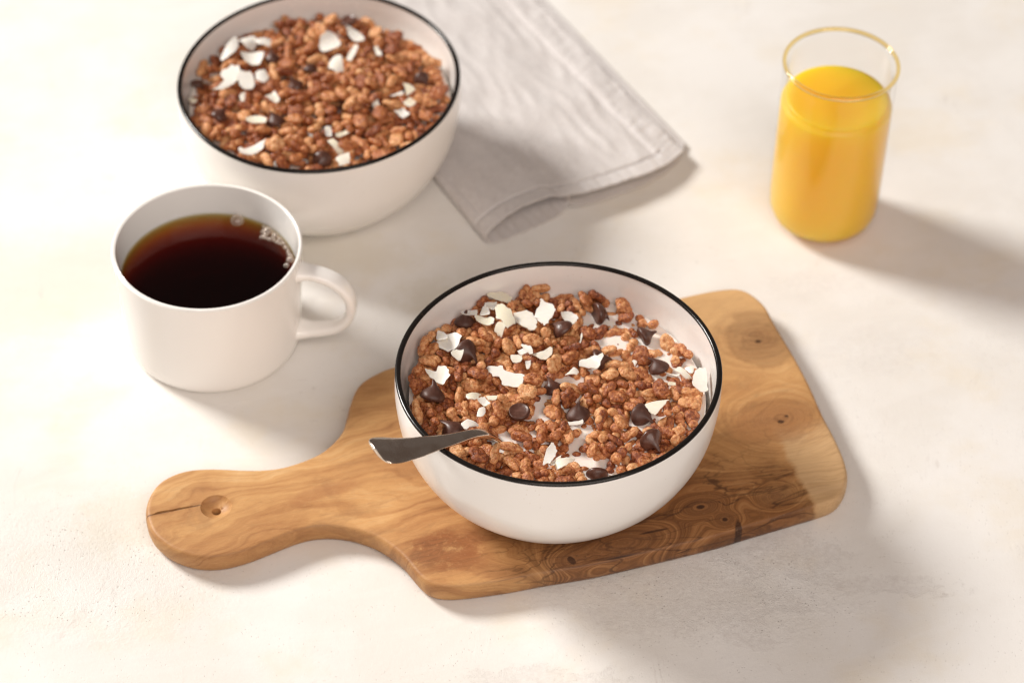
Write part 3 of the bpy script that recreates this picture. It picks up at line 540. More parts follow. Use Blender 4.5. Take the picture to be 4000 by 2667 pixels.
(1,-179,333,802,23,52,-80,15),(0,-270,542,851,48,-70,50,-8),(6,-253,667,840,25,9,-93,-19),(14,-247,847,862,67,12,-22,-69),(19,-160,1144,826,6,-1,-22,96),(16,5,-1175,761,49,10,-33,-79),
(2,-132,-938,808,86,-49,-6,-1),(4,-74,-687,821,1,-86,45,20),(4,-32,-499,852,15,58,79,-5),(9,-184,-369,820,94,0,-15,27),(11,-14,-102,859,46,-45,54,-52),(15,-39,-3,863,15,-5,75,-63),
(10,-91,347,831,12,-65,66,-31),(8,-147,445,841,31,-21,5,91),(17,-56,626,781,34,-22,90,9),(13,-102,825,866,1,38,-22,89),(11,-154,1221,822,2,8,75,-63),(8,80,-1049,828,10,-82,54,9),
(16,192,-776,787,48,67,-50,21),(6,125,-713,825,70,50,-24,43),(18,82,-539,832,91,4,-36,-14),(12,185,-397,812,46,78,29,-28),(9,151,-119,832,68,-47,-23,49),(0,42,232,837,17,34,-71,-57),
(3,182,283,839,93,0,33,-8),(6,113,405,846,13,41,-88,-16),(11,98,674,819,45,-88,1,1),(17,102,1000,830,1,51,78,34),(1,152,1090,826,52,-5,4,84),(11,391,-911,832,11,-38,62,-66),
(17,196,-976,815,15,-56,-78,18),(1,290,-682,813,11,78,59,6),(3,282,-475,832,5,9,-98,3),(10,273,-207,762,15,-47,65,-56),(7,261,-77,814,65,43,-36,-49),(12,293,140,751,45,67,-43,-38),
(13,286,162,852,33,4,93,6),(15,287,384,849,2,22,-69,68),(18,250,743,848,2,-62,-77,2),(19,189,944,828,21,45,-85,-6),(13,336,1164,851,8,-11,-82,54),(18,479,-1104,817,65,61,-22,37),
(16,557,-943,787,52,13,-81,-20),(17,229,-616,788,82,36,-42,5),(11,487,-511,764,31,-8,-78,52),(17,463,-206,780,4,64,69,-30),(1,613,-146,824,30,-82,24,-40),(1,442,53,819,0,47,-81,-32),
(13,450,215,847,19,94,25,-5),(18,467,458,820,35,89,-19,15),(1,447,543,824,19,-88,14,-40),(4,476,929,845,21,6,94,24),(0,338,1004,850,61,2,19,76),(18,737,-837,859,20,38,-89,2),
(2,571,-624,804,18,27,-67,-65),(6,750,-493,819,9,-8,84,-51),(17,700,-394,830,28,24,67,64),(5,639,-82,806,23,20,92,18),(2,748,100,822,13,3,-95,-25),(1,662,350,821,10,-80,56,-16),
(13,717,453,849,29,-44,82,17),(17,658,805,762,21,89,-39,5),(16,734,830,786,54,60,-55,16),(14,911,-802,793,50,23,-73,-39),(18,987,-681,804,2,-18,74,63),(5,898,-536,803,18,-72,59,-29),
(11,943,-300,761,73,3,-2,67),(19,966,-152,840,12,26,26,-91),(3,868,35,884,6,-92,-31,-16),(14,795,272,828,27,-32,-55,71),(7,870,413,847,55,-33,76,4),(1,727,738,779,35,21,-87,25),
(4,1009,-488,836,65,60,32,32),(9,1127,-359,764,28,92,17,16),(3,1115,-88,842,47,-2,7,-87),(10,1028,144,765,27,-87,39,-3),(17,939,249,828,18,41,4,-88),(18,962,376,806,70,15,51,46),
(14,-1050,-507,844,48,16,21,-82),(14,-1050,-246,847,16,2,80,56),(1,-1082,-137,828,14,38,59,68),(9,-993,89,843,27,-92,23,0),(2,-882,333,809,86,18,5,-46),(3,-1159,402,857,54,6,83,1),
(3,-834,-777,869,13,91,35,11),(5,-954,-640,808,43,79,39,15),(19,-833,-486,851,28,92,16,19),(9,-783,-268,842,46,-56,63,-27),(15,-945,-105,868,42,12,-80,-37),(0,-843,83,876,52,-51,-31,59),
(0,-976,366,757,94,8,1,-30),(15,-823,388,878,80,-5,-22,53),(3,-859,727,843,5,-1,94,-31),(18,-862,839,891,7,-72,68,2),(17,-691,-624,879,91,-32,-15,-19),(6,-843,-579,873,8,16,-32,-92),
(0,-742,-424,812,33,33,50,72),(3,-673,-323,878,65,19,-13,71),(18,-455,25,912,47,26,33,76),(13,-679,100,894,4,87,-46,0),(19,-662,184,840,78,-4,-28,54),(3,-711,496,865,82,-30,27,37),
(16,-630,564,882,10,-91,36,14),(12,-664,1019,796,73,54,14,37),(2,-465,-1115,837,88,-13,-33,28),(15,-521,-769,879,69,-41,-39,44),(0,-398,-698,844,84,52,5,-9),(5,-600,-558,838,89,9,-1,-43),
(8,-491,-271,893,8,-85,-36,34),(19,-498,-52,882,59,-19,-10,77),(5,-384,79,872,11,-51,-57,61),(2,-522,256,855,88,-41,0,-19),(11,-351,553,827,56,-50,40,-50),(10,-533,754,799,7,-42,28,85),
(11,-471,842,810,63,-75,3,13),(2,-470,1146,837,30,4,-93,-15),(6,-237,-1065,864,63,20,-8,73),(6,-274,-870,834,19,-65,72,-4),(0,-208,-741,841,22,3,-79,-55),(14,-186,-423,867,30,89,19,26),
(2,-376,-327,881,40,42,4,-80),(11,-181,-2,826,93,-32,7,10),(18,-217,78,878,44,-6,-3,-89),(4,-248,229,855,6,-17,-94,24),(17,-307,450,843,15,20,-56,-78),(18,-225,526,904,39,-10,4,-90),
(8,-360,899,892,16,6,95,-23),(9,-273,1146,850,7,-74,63,16),(13,-116,-1171,807,37,-14,-82,-40),(3,-56,-904,869,30,80,-50,-7),(19,39,-656,854,37,71,-58,-8),(10,-129,-496,841,1,68,-71,-12),
(18,-98,-208,870,37,84,31,-23),(13,-263,-65,889,6,3,6,-99),(0,-17,101,878,82,-20,19,48),(8,-29,302,859,44,42,0,78),(12,-90,557,836,55,41,-71,-1),(4,-134,639,834,6,-44,75,47),
(11,32,788,832,19,12,-12,-96),(19,26,1058,813,68,29,-29,-60),(8,140,-1146,860,6,83,-51,-12),(7,105,-888,819,31,41,84,12),(15,81,-794,834,22,-95,13,-14),(12,49,-444,869,49,39,-65,-41),
(7,226,-185,827,49,-11,-12,-85),(8,86,-81,862,25,55,-13,77)]
# the puffs that lie on top
VIS=[
0, 1, 6, 10, 14, 15, 16, 21, 22, 23, 25, 28, 29, 33, 40, 43, 46, 48, 49, 52, 53, 58, 59, 60, 61, 64, 70, 71, 72, 73, 76, 78, 79, 87, 89, 90, 91, 95,
100, 104, 106, 109, 110, 114, 117, 118, 119, 120, 123, 125, 126, 127, 128, 129, 132, 135, 143, 144, 146, 147, 150, 154, 157, 159, 160, 163, 170, 172,
174, 176, 180, 187, 190, 192, 193, 194, 199, 201, 203, 204, 205, 206, 208, 216, 217, 219, 220, 222, 225, 226, 227, 228, 232, 233, 235, 238, 241, 242,
244, 245, 246, 247, 248, 249, 251, 253, 255, 256, 257, 258, 260, 262, 264, 267, 269, 270, 273, 277, 278, 279, 280, 282, 283, 285, 287, 288, 289, 293,
295, 296, 297, 299, 300, 301, 303, 305, 313, 315, 316, 317, 318, 319, 323, 324, 325, 326, 327, 328, 331, 333, 334, 335, 336, 337, 338, 339, 342, 343,
344, 345, 346, 348, 349, 350, 353, 355, 358, 360, 362, 363, 364, 365, 366, 368, 370, 372, 373, 378, 379, 380, 381, 383, 385, 386, 387, 388, 389, 390,
391, 392, 393, 396, 397, 399, 400, 401, 402, 403, 404, 407, 408, 409, 410, 411, 412, 413, 414, 415, 416, 418, 420, 421, 422, 423, 424, 426, 427, 428,
429, 430, 431, 434, 438, 439, 440, 441, 442, 444, 445, 448, 450, 452, 453, 454, 457, 458, 459, 460, 461, 462, 464, 465, 467, 468, 469, 471, 472, 474,
475, 480, 481, 482, 486, 487, 488, 489, 491, 492, 493, 496, 497, 498, 501, 502, 503, 504, 507, 508, 511, 512, 513, 514, 515, 516, 517, 519, 520, 522,
526, 530, 531, 532, 534, 535, 536, 537, 539, 541, 543, 544, 545, 547, 549, 550, 551, 553, 555, 556, 557, 559]

# ---------------------------------------------------------------- setting: the plastered table top
me = mesh('table_surface', [(-1.5, -1.5, 0), (1.5, -1.5, 0), (1.5, 1.5, 0), (-1.5, 1.5, 0), (-1.5, -1.5, -.03), (1.5, -1.5, -.03), (1.5, 1.5, -.03), (-1.5, 1.5, -.03)],
          [(0, 1, 2, 3), (7, 6, 5, 4), (0, 4, 5, 1), (1, 5, 6, 2), (2, 6, 7, 3), (3, 7, 4, 0)], M_TABLE, False)
tag(put('table_surface', me), 'cream white table top with a rough trowelled plaster finish', 'table', kind='structure')

# ---------------------------------------------------------------- cutting board
BOARD_H = 12.5
def build_board():
    ang = math.radians(16.5457)
    root = empty('cutting_board', (-.0041, -.0410, 0), 'olive wood serving board with a rounded handle, under the front bowl', 'cutting board'); root.rotation_euler.z = ang
    P = crom(np.array(BOARD)*.1, 6, True)
    # even spacing
    seg = np.linalg.norm(np.roll(P, -1, 0)-P, axis=1); cum = np.concatenate([[0], np.cumsum(seg)]); n = 460
    Q = np.concatenate([P, P[:1]]); t = np.linspace(0, cum[-1], n, endpoint=False)
    P = np.stack([np.interp(t, cum, Q[:, i]) for i in (0, 1)], 1)
    for _ in range(4): P = P*.5+(np.roll(P, 1, 0)+np.roll(P, -1, 0))*.25
    area_ = .5*np.sum(P[:, 0]*np.roll(P[:, 1], -1)-P[:, 1]*np.roll(P[:, 0], -1))
    if area_ < 0: P = P[::-1].copy()
    T = np.roll(P, -2, 0)-np.roll(P, 2, 0); T /= np.linalg.norm(T, axis=1)[:, None]
    N = np.stack([-T[:, 1], T[:, 0]], 1)            # inward
    prof = [(5.0, 0.), (2.6, .5), (1.2, 1.7), (.4, 3.4), (-.1, 5.5), (-.2, 7.5), (-.1, 9.6), (.3, 11.2), (.8, 12.0), (1.5, 12.38), (2.4, BOARD_H)]
    v = []; f = []
    for off, z in prof:
        for i, q in enumerate(P+N*off): v.append((q[0], q[1], z+.12*math.sin(i*.09)*(z > 6)*0))
    for k in range(len(prof)-1):
        for i in range(n):
            j = (i+1) % n; f.append((k*n+i, k*n+j, (k+1)*n+j, (k+1)*n+i))
    # top face: rim loop, dished hole and split cut out of it
    C0 = np.array((-144.3, -16.4)); R0 = 7.4; R1 = 2.15; m = 44
    circ = [C0+R0*np.array((math.cos(2*math.pi*i/m), math.sin(2*math.pi*i/m))) for i in range(m)]
    cr = [(-174.2, -13.9), (-171.5, -13.35), (-168.2, -13.2), (-164.6, -13.6), (-161.3, -13.2), (-158., -13.4), (-154.6, -13.3)]
    wdt = [.25, .75, .6, .7, .5, .6, .2]
    up = [(a, b+w) for (a, b), w in zip(cr, wdt)]; dn = [(a, b-w*.8) for (a, b), w in zip(cr, wdt)][::-1]
    crack = up+dn
    ring = [tuple(q) for q in (P+N*prof[-1][0])]
    pts = ring+[tuple(q) for q in circ]+crack
    edges = []; o = 0
    for L in (len(ring), m, len(crack)):
        edges += [(o+i, o+(i+1) % L) for i in range(L)]; o += L
    rnd = random.Random(3)
    extra = [(x+rnd.uniform(-1, 1), y+rnd.uniform(-1, 1)) for x in np.arange(-174, 154, 7.) for y in np.arange(-94, 64, 7.)]
    res = delaunay_2d_cdt([Vector(q) for q in pts+extra], edges, [], 1, 1e-5)
    V2, F2 = res[0], res[2]
    def in_split(c):
        if not cr[0][0] < c[0] < cr[-1][0]: return False
        hi = np.interp(c[0], [q[0] for q in up], [q[1] for q in up]); lo = np.interp(c[0], [q[0] for q in up], [q[1] for q in dn[::-1]])
        return lo < c[1] < hi
    F2 = [t_ for t_ in F2 if not (lambda c: np.hypot(*(c-C0)) < R0*.985 or in_split(c))(np.mean([V2[i][:] for i in t_], axis=0))]
    base = len(v); top0 = (len(prof)-1)*n
    from mathutils.kdtree import KDTree
    kd = KDTree(n)
    for i, q in enumerate(ring): kd.insert((q[0], q[1], 0), i)
    kd.balance(); remap = []
    for q in V2:
        co, i, d = kd.find((q[0], q[1], 0))
        if d < 1e-3: remap.append(top0+i)
        else: remap.append(len(v)); v.append((q[0], q[1], BOARD_H))
    for t_ in F2: f.append([remap[i] for i in t_])
    # dish and through hole
    rows = [(R0, BOARD_H), (6.9, 11.75), (6.0, 10.75), (4.8, 9.9), (3.4, 9.3), (2.4, 9.05), (R1, 8.8), (R1, 4.), (R1, .05)]
    b0 = len(v)
    for r, z in rows:
        for i in range(m):
            t_ = 2*math.pi*i/m; dz = 0
            if 2.4 < r < R0 and .0 < t_ < 1.1: dz = .55*math.sin(i*2.3+r*2.1)*math.sin(math.pi*t_/1.1)
            v.append((C0[0]+r*math.cos(t_), C0[1]+r*math.sin(t_), z+dz))
    for k in range(len(rows)-1):
        for i in range(m):
            j = (i+1) % m; f.append((b0+k*m+j, b0+k*m+i, b0+(k+1)*m+i, b0+(k+1)*m+j))
    # walls of the split
    c0 = len(v); K = len(crack)
    for a, b in crack: v.append((a, b, BOARD_H))
    mid = cr+cr[::-1]
    for a, b in mid: v.append((a, b, BOARD_H-3.2))
    for i in range(K):
        j = (i+1) % K; f.append((c0+j, c0+i, c0+K+i, c0+K+j))
    v = [(a*.001, b*.001, c*.001) for a, b, c in v]
    f.append([i for i in range(n)][::-1])
    put('board_body', mesh('board_body', v, f, M_WOOD, True, 38), root)
build_board()

# ---------------------------------------------------------------- bowls
BH = .0717
OUT = [(.0, .0022), (.0395, .0020), (.0412, .0004), (.0426, .0), (.0445, .0006), (.0474, .0030), (.0514, .0073), (.0580, .0144), (.0658, .0252), (.0716, .0394), (.0741, .0560), (.0742, .0665), (.07395, .0703)]
INN = [(.0718, .0702), (.0712, .0640), (.0705, .0560), (.0677, .0400), (.0620, .0262), (.0540, .0155), (.0440, .0085), (.030, .0058), (.0, .0050)]
def bowl(label, loc, ell, scale, rimr):
    root = empty('cereal_bowl', loc, label, 'bowl', 'black rimmed cereal bowls')
    def wob(r, z, t): return r*scale*(1+.0015*math.sin(3*t+1)), z
    o = crom(OUT, 4); i = crom(INN, 4)
    v, f = lathe(list(map(tuple, o))+list(map(tuple, i)), 144, ell, wob)
    put('bowl_body', mesh('bowl_body', v, f, M_BOWL, True, 50), root)
    c, w = .07280, rimr
    rp = [(c+(w+.0003)*math.cos(a), .0705+w*math.sin(a)) for a in np.linspace(-.25, math.pi+.15, 16)]
    def wob2(r, z, t): return r*scale*(1+.0015*math.sin(3*t+1)), z+.00012*math.sin(5*t)*(z < .0703)
    v, f = lathe(rp, 144, ell, wob2, True)
    put('rim', mesh('rim', v, f, M_RIM), root)
    return root
FC, BC_ = Vector((.0217, -.0717, .0125)), Vector((-.1044, .1525, .0))
bowl('white stoneware cereal bowl with black rim standing on the wooden board', FC, (.0157, .0117), 1.0, .00105)
bowl('white stoneware cereal bowl with black rim standing behind the coffee cup', BC_, (-.014, .0173), 1.012, .0010)

# milk
def milk(name, loc, r, depth, label):
    rows = [(0, 0)]+[(r*k, -.00025*math.sin(k*9)*0) for k in np.linspace(.08, .97, 14)]+[(r*.99, .0002), (r, .0005), (r*.995, -.002), (r*.97, -depth), (0, -depth)]
    v, f = lathe(rows, 96)
    f = [q[::-1] for q in f]
    put_ = put(name, mesh(name, v, f, M_MILK), None, loc)
    return tag(put_, label, 'milk')
milk('milk', (FC.x, FC.y, .0645), .0690, .014, 'white milk showing between the rice puffs in the front bowl')
milk('milk', (BC_.x, BC_.y, .0550), .0690, .012, 'white milk between the rice puffs of the back bowl')

# ---------------------------------------------------------------- coffee cup
def cup():
    c = Vector((-.1517, .0304, 0))
    root = empty('coffee_cup', c, 'white porcelain coffee cup with a ring handle, filled with black coffee', 'cup')
    o = [(0, .0015), (.0370, .0015), (.0385, .0), (.0400, .0), (.0422, .0012), (.0437, .0040), (.0446, .0090), (.0452, .020), (.0457, .035), (.0463, .050), (.0470, .0600), (.0470, .0612), (.0463, .0619), (.0454, .0616), (.0450, .0606), (.0441, .050), (.0435, .035), (.0428, .018), (.0418, .010), (.0385, .0058), (.030, .0045), (0, .0042)]
    v, f = lathe(list(map(tuple, crom(o, 4))), 120)
    put('cup_body', mesh('cup_body', v, f, M_CUP), root)
    ph = math.radians(-8); er = Vector((math.cos(ph), math.sin(ph), 0)); et = Vector((-math.sin(ph), math.cos(ph), 0)); ez = Vector((0, 0, 1))
    path = [(.0445, .0515), (.0500, .0520), (.0575, .0510), (.0655, .0470), (.0706, .0400), (.0720, .0325), (.0704, .0250), (.0650, .0182), (.0570, .0145), (.0500, .0128), (.0440, .0122)]
    path = crom(path, 6); v = []; f = []; K = 20
    for i, (r, z) in enumerate(path):
        a = path[max(i-1, 0)]; b = path[min(i+1, len(path)-1)]; tx, tz = b-a; L = math.hypot(tx, tz); nx, nz = -tz/L, tx/L
        e = abs(2*i/(len(path)-1)-1); hw = .0050+.0022*max(0, e-.75)*4; th = .0026+.0012*max(0, e-.8)*5
        for k in range(K):
            t = 2*math.pi*k/K; cs, sn = math.cos(t), math.sin(t)
            cs = math.copysign(abs(cs)**.75, cs); sn = math.copysign(abs(sn)**.75, sn)
            p = er*(r+nx*th*sn)+ez*(z+nz*th*sn)+et*(hw*cs); v.append(p)
    for i in range(len(path)-1):
        for k in range(K):
            j = (k+1) % K; f.append((i*K+k, i*K+j, (i+1)*K+j, (i+1)*K+k))
    put('handle', mesh('handle', v, f, M_CUP), root)
    # the coffee
    L = .0442
    pr = [(0, L), (.02, L), (.036, L), (.0412, L+.0000), (.0428, L+.0002), (.04355, L+.0008), (.0434, .035), (.04265, .018), (.0416, .0104), (.0383, .0061), (.030, .0048), (0, .0045)]
    v, f = lathe(pr, 120); f = [q[::-1] for q in f]
    v = [(x, y, z-L) for x, y, z in v]
    cf = tag(put('coffee', mesh('coffee', v, f, M_COFFEE), None, c+Vector((0, 0, L))), 'dark brown black coffee with a cluster of small bubbles in the white cup', 'coffee')
    for (x, y, r) in BUBBLES:
        rr = r*1.2e-4
        dv, df = lathe([(0, rr*.95)]+[(rr*math.sin(a), rr*.95*math.cos(a)) for a in np.linspace(.2, math.pi*.60, 8)], 20)
        df = [q[::-1] for q in df]
        b = Vector((x*1e-4-c.x, y*1e-4-c.y)); lim = .0428-rr
        if b.length > lim: b *= lim/b.length
        put('bubble', mesh('bubble', dv, df, M_BUB), cf, (b.x, b.y, rr*.12))
cup()

# ---------------------------------------------------------------- glass of juice
def juice_glass():
    c = Vector((.1647, .1314, 0))
    root = empty('juice_glass', c, 'clear straight sided tumbler with an amber tinted lip, holding orange juice', 'glass')
    g = [(0, .0), (.018, .0), (.0225, .0005), (.0262, .0025), (.0284, .0065), (.0293, .0120), (.0295, .020), (.0294, .050), (.0294, .085), (.0294, .0975), (.0297, .1040), (.0277, .1040), (.0268, .0985), (.0266, .085), (.0266, .050), (.0266, .022), (.0262, .0150), (.0245, .0095), (.0215, .0068), (.016, .0058), (0, .0055)]
    v, f = lathe(list(map(tuple, crom(g, 3))), 120)
    put('glass_body', mesh('glass_body', v, f, M_GLASS), root)
    rp = [(.0290+.0011*math.cos(a), .1048+.0012*math.sin(a)) for a in np.linspace(0, 2*math.pi, 14, endpoint=False)]
    v, f = lathe(rp, 120, closed=True)
    put('lip', mesh('lip', v, f, M_AMBER), root)
    L = .0832
    pr = [(0, L), (.015, L), (.0245, L), (.0258, L+.0001), (.0264, L-.0002), (.0266, L-.0012), (.0272, L-.0022), (.0284, L-.0030), (.0288, L-.0042), (.0289, .060), (.0289, .020), (.0284, .0118), (.0264, .0064), (.0228, .0040), (.018, .0034), (0, .0033)]
    v, f = lathe(pr, 120); f = [q[::-1] for q in f]
    v = [(x, y, z-.0033) for x, y, z in v]
    tag(put('orange_juice', mesh('orange_juice', v, f, M_JUICE, True, 60), None, c+Vector((0, 0, .0033))), 'bright orange juice filling most of the tumbler', 'juice')
juice_glass()

# ---------------------------------------------------------------- spoon
def spoon():
    org = Vector((-.0345, -.1235, 0)); a = math.radians(35); ex = Vector((math.cos(a), math.sin(a), 0)); ey = Vector((-math.sin(a), math.cos(a), 0)); ez = Vector((0, 0, 1))
    P = [(-29.2, 97.7, 2.5), (-28.9, 97.6, 5.6), (-28.0, 97.3, 7.8), (-26.3, 96.7, 9.0), (-23.5, 95.4, 9.3), (-19.5, 93.5, 8.8), (-14.5, 91.2, 7.7), (-7., 88.3, 6.4), (0., 86.3, 5.2), (6., 84.2, 4.3), (12.4, 82.2, 3.5), (18., 80.8, 3.0), (23., 79.2, 2.7), (28.2, 76.3, 2.5), (33.4, 71.0, 2.4), (37., 65.8, 2.6), (41., 61.0, 4.5), (46., 57.2, 10.), (54., 53.8, 15.), (63., 52.5, 16.5), (72., 53., 14.5), (79., 55., 9.), (82., 56.3, 3.)]
    P = crom(P, 5); v = []; f = []; K = 18
    for i, (s, z, hw) in enumerate(P):
        A = P[max(i-1, 0)]; B = P[min(i+1, len(P)-1)]; d = Vector((B[0]-A[0], B[1]-A[1])).normalized(); nx, nz = -d.y, d.x
        th = .85 if s < 5 else (.85+.35*min(1, (s-5)/12.)); th = th if s < 40 else .7
        dish = 0 if s < 40 else -min(1, (s-40)/10)*5.
        for k in range(K):
            t = 2*math.pi*k/K; cs, sn = math.cos(t), math.sin(t)
            cs2 = math.copysign(abs(cs)**.55, cs); sn2 = math.copysign(abs(sn)**.8, sn)
            crown = (.35 if s < 30 else 0)*(1-cs2*cs2)*(sn > 0)
            lift = dish*(1-cs2*cs2)
            v.append((org+ex*((s+nx*(th*sn2+crown+lift))*.001)+ez*((z+nz*(th*sn2+crown+lift))*.001)+ey*(hw*cs2*.001)))
    n = len(P)
    for i in range(n-1):
        for k in range(K):
            j = (k+1) % K; f.append((i*K+j, i*K+k, (i+1)*K+k, (i+1)*K+j))
    f.append([k for k in range(K)]); f.append([(n-1)*K+k for k in range(K)][::-1])
    o0 = org+Vector((0, 0, .0863)); v = [p-o0 for p in v]
    tag(put('spoon', mesh('spoon', v, f, M_STEEL, True, 60), None, o0), 'worn steel spoon resting on the front bowl rim with its head under the milk', 'spoon')
spoon()

# ---------------------------------------------------------------- napkin
def napkin():
    root = empty('napkin', (.03, .17, 0), 'crumpled light grey linen napkin folded over, beside the back bowl', 'napkin')
    top = np.array([(-15.5, 104.2, 2.6), (-15.2, 104.4, 5.0), (-12.8, 105.8, 7.6), (-8.2, 108.8, 11.2), (2.4, 115.9, 15.0), (17.1, 125.4, 14.6), (28., 129.8, 12.4), (39.0, 134.9, 10.8), (50., 140.6, 10.4), (61.2, 147.4, 9.6), (71., 153.3, 8.8), (79.3, 159.8, 8.0), (86.5, 168., 7.0), (92.1, 176.6, 5.6)])
    low = np.array([(28.2, 131.5, 10.6), (29.6, 133.6, 7.5), (28.6, 134.6, 3.2), (25.2, 129.2, .9), (20., 124., .6), (13.1, 118.9, .6), (6.5, 114.3, .6), (0.1, 110.2, .6), (-5., 106.9, .6), (-9.5, 104.9, .6), (-13., 104.0, .8), (-14.8, 104.0, 1.5)])
    def sheet(name, F, nl, back, seed, hems, parent):
        C = crom(F, nl); nu = len(C); L = np.concatenate([[0], np.cumsum(np.linalg.norm(np.diff(C, axis=0), axis=1))])
        vs = np.concatenate([np.linspace(0, 40, 50), np.linspace(41, 280, 130)]); nv = len(vs)
        V = np.zeros((nv, nu, 3)); ofs = Vector((seed*11.3, seed*5.1, 0))
        x0, x1 = -15.5, 92.1
        for j, d in enumerate(vs):
            for i in range(nu):
                u = min(1, max(0, (C[i, 0]-x0)/(x1-x0)))
                dx = -.50*(1-u)-.518*u; dy = .866*(1-u)+.855*u
                k = math.exp(-d/70.)
                zb = back(u, C[i, 2])
                z = C[i, 2]*k+zb*(1-k)
                x = C[i, 0]+dx*d; y = C[i, 1]+dy*d
                q = Vector((x*.03, y*.03, 0))+ofs; q2 = Vector((x*.085+y*.045, y*.030-x*.012, 0))-ofs
                amp = 1-math.exp(-d/16.)
                wr = (1-abs(noise.noise(q2))*2)*.75+noise.noise(q)*1.5+noise.noise(q2*2.3)*.35
                if hems:
                    z += wr*amp*1.15*min(1, max(.15, (L[i])/14.))
                    e = L[-1]-L[i]
                    hf = 1/(1+math.exp((d-10.5)*2.2)); hr = 1/(1+math.exp((e-17.)*1.6))
                    h = max(hf, hr)*min(1, L[i]/6.)
                    z += h*1.2
                    z -= 1.7*math.exp(-((d-11.4)/.9)**2)*(e > 12)
                    z -= .8*math.exp(-((e-18.)/1.2)**2)*(d > 8)
                    z += .6*hf*noise.noise(Vector((L[i]*.42, d*.05, seed)))+.55*hr*noise.noise(Vector((d*.30, e*.06, seed+4)))
                    x += .5*noise.noise(Vector((d*.05, 3, 1)))*(u > .9)
                    y += .6*noise.noise(Vector((L[i]*.12, 7., seed)))*k
                    z = max(z, .9)
                else:
                    z += max(0, .6*math.sin(L[i]*1.05+math.sin(L[i]*.4))*k*min(1, L[i]/20.)) if C[i, 2] < 2 else 0
                    z = max(z, .25)
                V[j, i] = (x, y, z)
        V = V*.001-np.array(root.location[:])
        # thickness
        du = np.gradient(V, axis=1); dv = np.gradient(V, axis=0); nn = np.cross(du, dv); nn /= (np.linalg.norm(nn, axis=2)[..., None]+1e-12)
        B = V-nn*.00055
        vv = np.concatenate([V.reshape(-1, 3), B.reshape(-1, 3)]); n0 = nv*nu; f = []
        for j in range(nv-1):
            for i in range(nu-1):
                a, b, c_, d_ = j*nu+i, j*nu+i+1, (j+1)*nu+i+1, (j+1)*nu+i
                f.append((a, b, c_, d_)); f.append((n0+d_, n0+c_, n0+b, n0+a))
        for i in range(nu-1): f.append((i+1, i, n0+i, n0+i+1)); a = (nv-1)*nu+i; f.append((a, a+1, n0+a+1, n0+a))
        for j in range(nv-1):
            a = j*nu; b = (j+1)*nu; f.append((a, b, n0+b, n0+a)); a += nu-1; b += nu-1; f.append((b, a, n0+a, n0+b))
        return put(name, mesh(name, vv, f, M_LINEN), parent)
    sheet('upper_fold', top, 9, lambda u, z: 2.2+1.8*math.sin(math.pi*min(1, u*1.1)) if u > .03 else z*.6, 1., True, root)
    sheet('lower_fold', low, 6, lambda u, z: .6 if z < 4 else 1.6, 2., False, root)
    under = np.array([(29., 133.5, 3.6), (36., 134.2, 2.8), (46., 139.2, 2.4), (60., 147.0, 2.2), (73., 155.4, 2.2), (83., 164.5, 2.3), (89.5, 174.5, 2.4), (93.5, 188.0, 2.2)])
    sheet('inner_layer', under, 8, lambda u, z: 1.5, 3., False, root)
napkin()

# ---------------------------------------------------------------- chocolate chips
def mound(x, y):
    """how far the cereal heaps up towards the rear left of the front bowl"""
    if math.hypot(x-FC.x, y-FC.y) > .075: return 0.
    s = (-(x-FC.x)*.85+(y-FC.y)*.45)/.055
    return .0050*max(0., min(1.15, s))**1.2
def chip_mesh(k):
    prof = [(0, .15), (3.4, 0), (4.6, .15), (5.05, .8), (5.0, 1.6), (4.5, 2.6), (3.6, 3.5), (2.55, 4.4), (1.7, 5.2), (1.15, 6.0), (.85, 6.8), (.65, 7.5), (.4, 8.0), (0, 8.2)]
    if k == 9: prof = [(0, .75), (3.2, .55), (4.5, .12), (5.1, .35), (5.35, 1.2), (5.0, 2.3), (4.0, 3.3), (2.4, 4.2), (0, 4.5)]
    P = crom(prof, 3); P[:, 0] = np.maximum(P[:, 0], 0); v, f = lathe(list(map(tuple, P)), 28)
    curl = (.34, .20, .42, .10, 0)[k % 5]; sd = Vector((k*7.7, 2, 3)); o = []
    for (x, y, z) in v:
        t = max(0, z-3.9)
        if k != 9: x += curl*t*t; z -= .085*curl/.3*t*t; y += (.10*t*t if k % 2 else -.05*t*t)
        n = noise.noise(Vector((x, y, z))*.28+sd)*.45+noise.noise(Vector((x, y, z))*.8+sd)*.12
        s = 1+n*.13
        o.append((x*s*.001, y*s*.001, (z-2.4)*.001))
    return mesh('chocolate_chip', o, [q[::-1] for q in f], M_CHOC)
CHIP_ME = [chip_mesh(k) for k in range(5)]+[chip_mesh(9)]
CHIP_AT = []
def chips(L, grp):
    for n, (x, y, z, kind, head, tilt, s, lab) in enumerate(L):
        h = mound(x*1e-4, y*1e-4); z += h; y -= h*1.026e4
        o = put('chocolate_chip', CHIP_ME[5] if kind else CHIP_ME[(n*2+(n > 4)) % 5], None, (x*1e-4, y*1e-4-.0002, z+.0002))
        o.rotation_euler = (Matrix.Rotation(math.radians(head), 3, 'Z') @ Matrix.Rotation(math.radians(tilt), 3, 'Y') @ Matrix.Rotation(math.radians(-40 if tilt > 50 else 0), 3, 'Z')).to_euler()
        s *= .96; o.scale = (s, s, s); tag(o, lab, 'chocolate chip', grp)
        CHIP_AT.append((x*1e-4, y*1e-4-.0014, z+.0014, s, lab))
chips(CHIPS_FRONT, 'chocolate chips in the front bowl'); NCF = len(CHIP_AT)
chips([q[:6]+(q[6]*.85, q[7]) for q in CHIPS_BACK], 'chocolate chips in the back bowl')

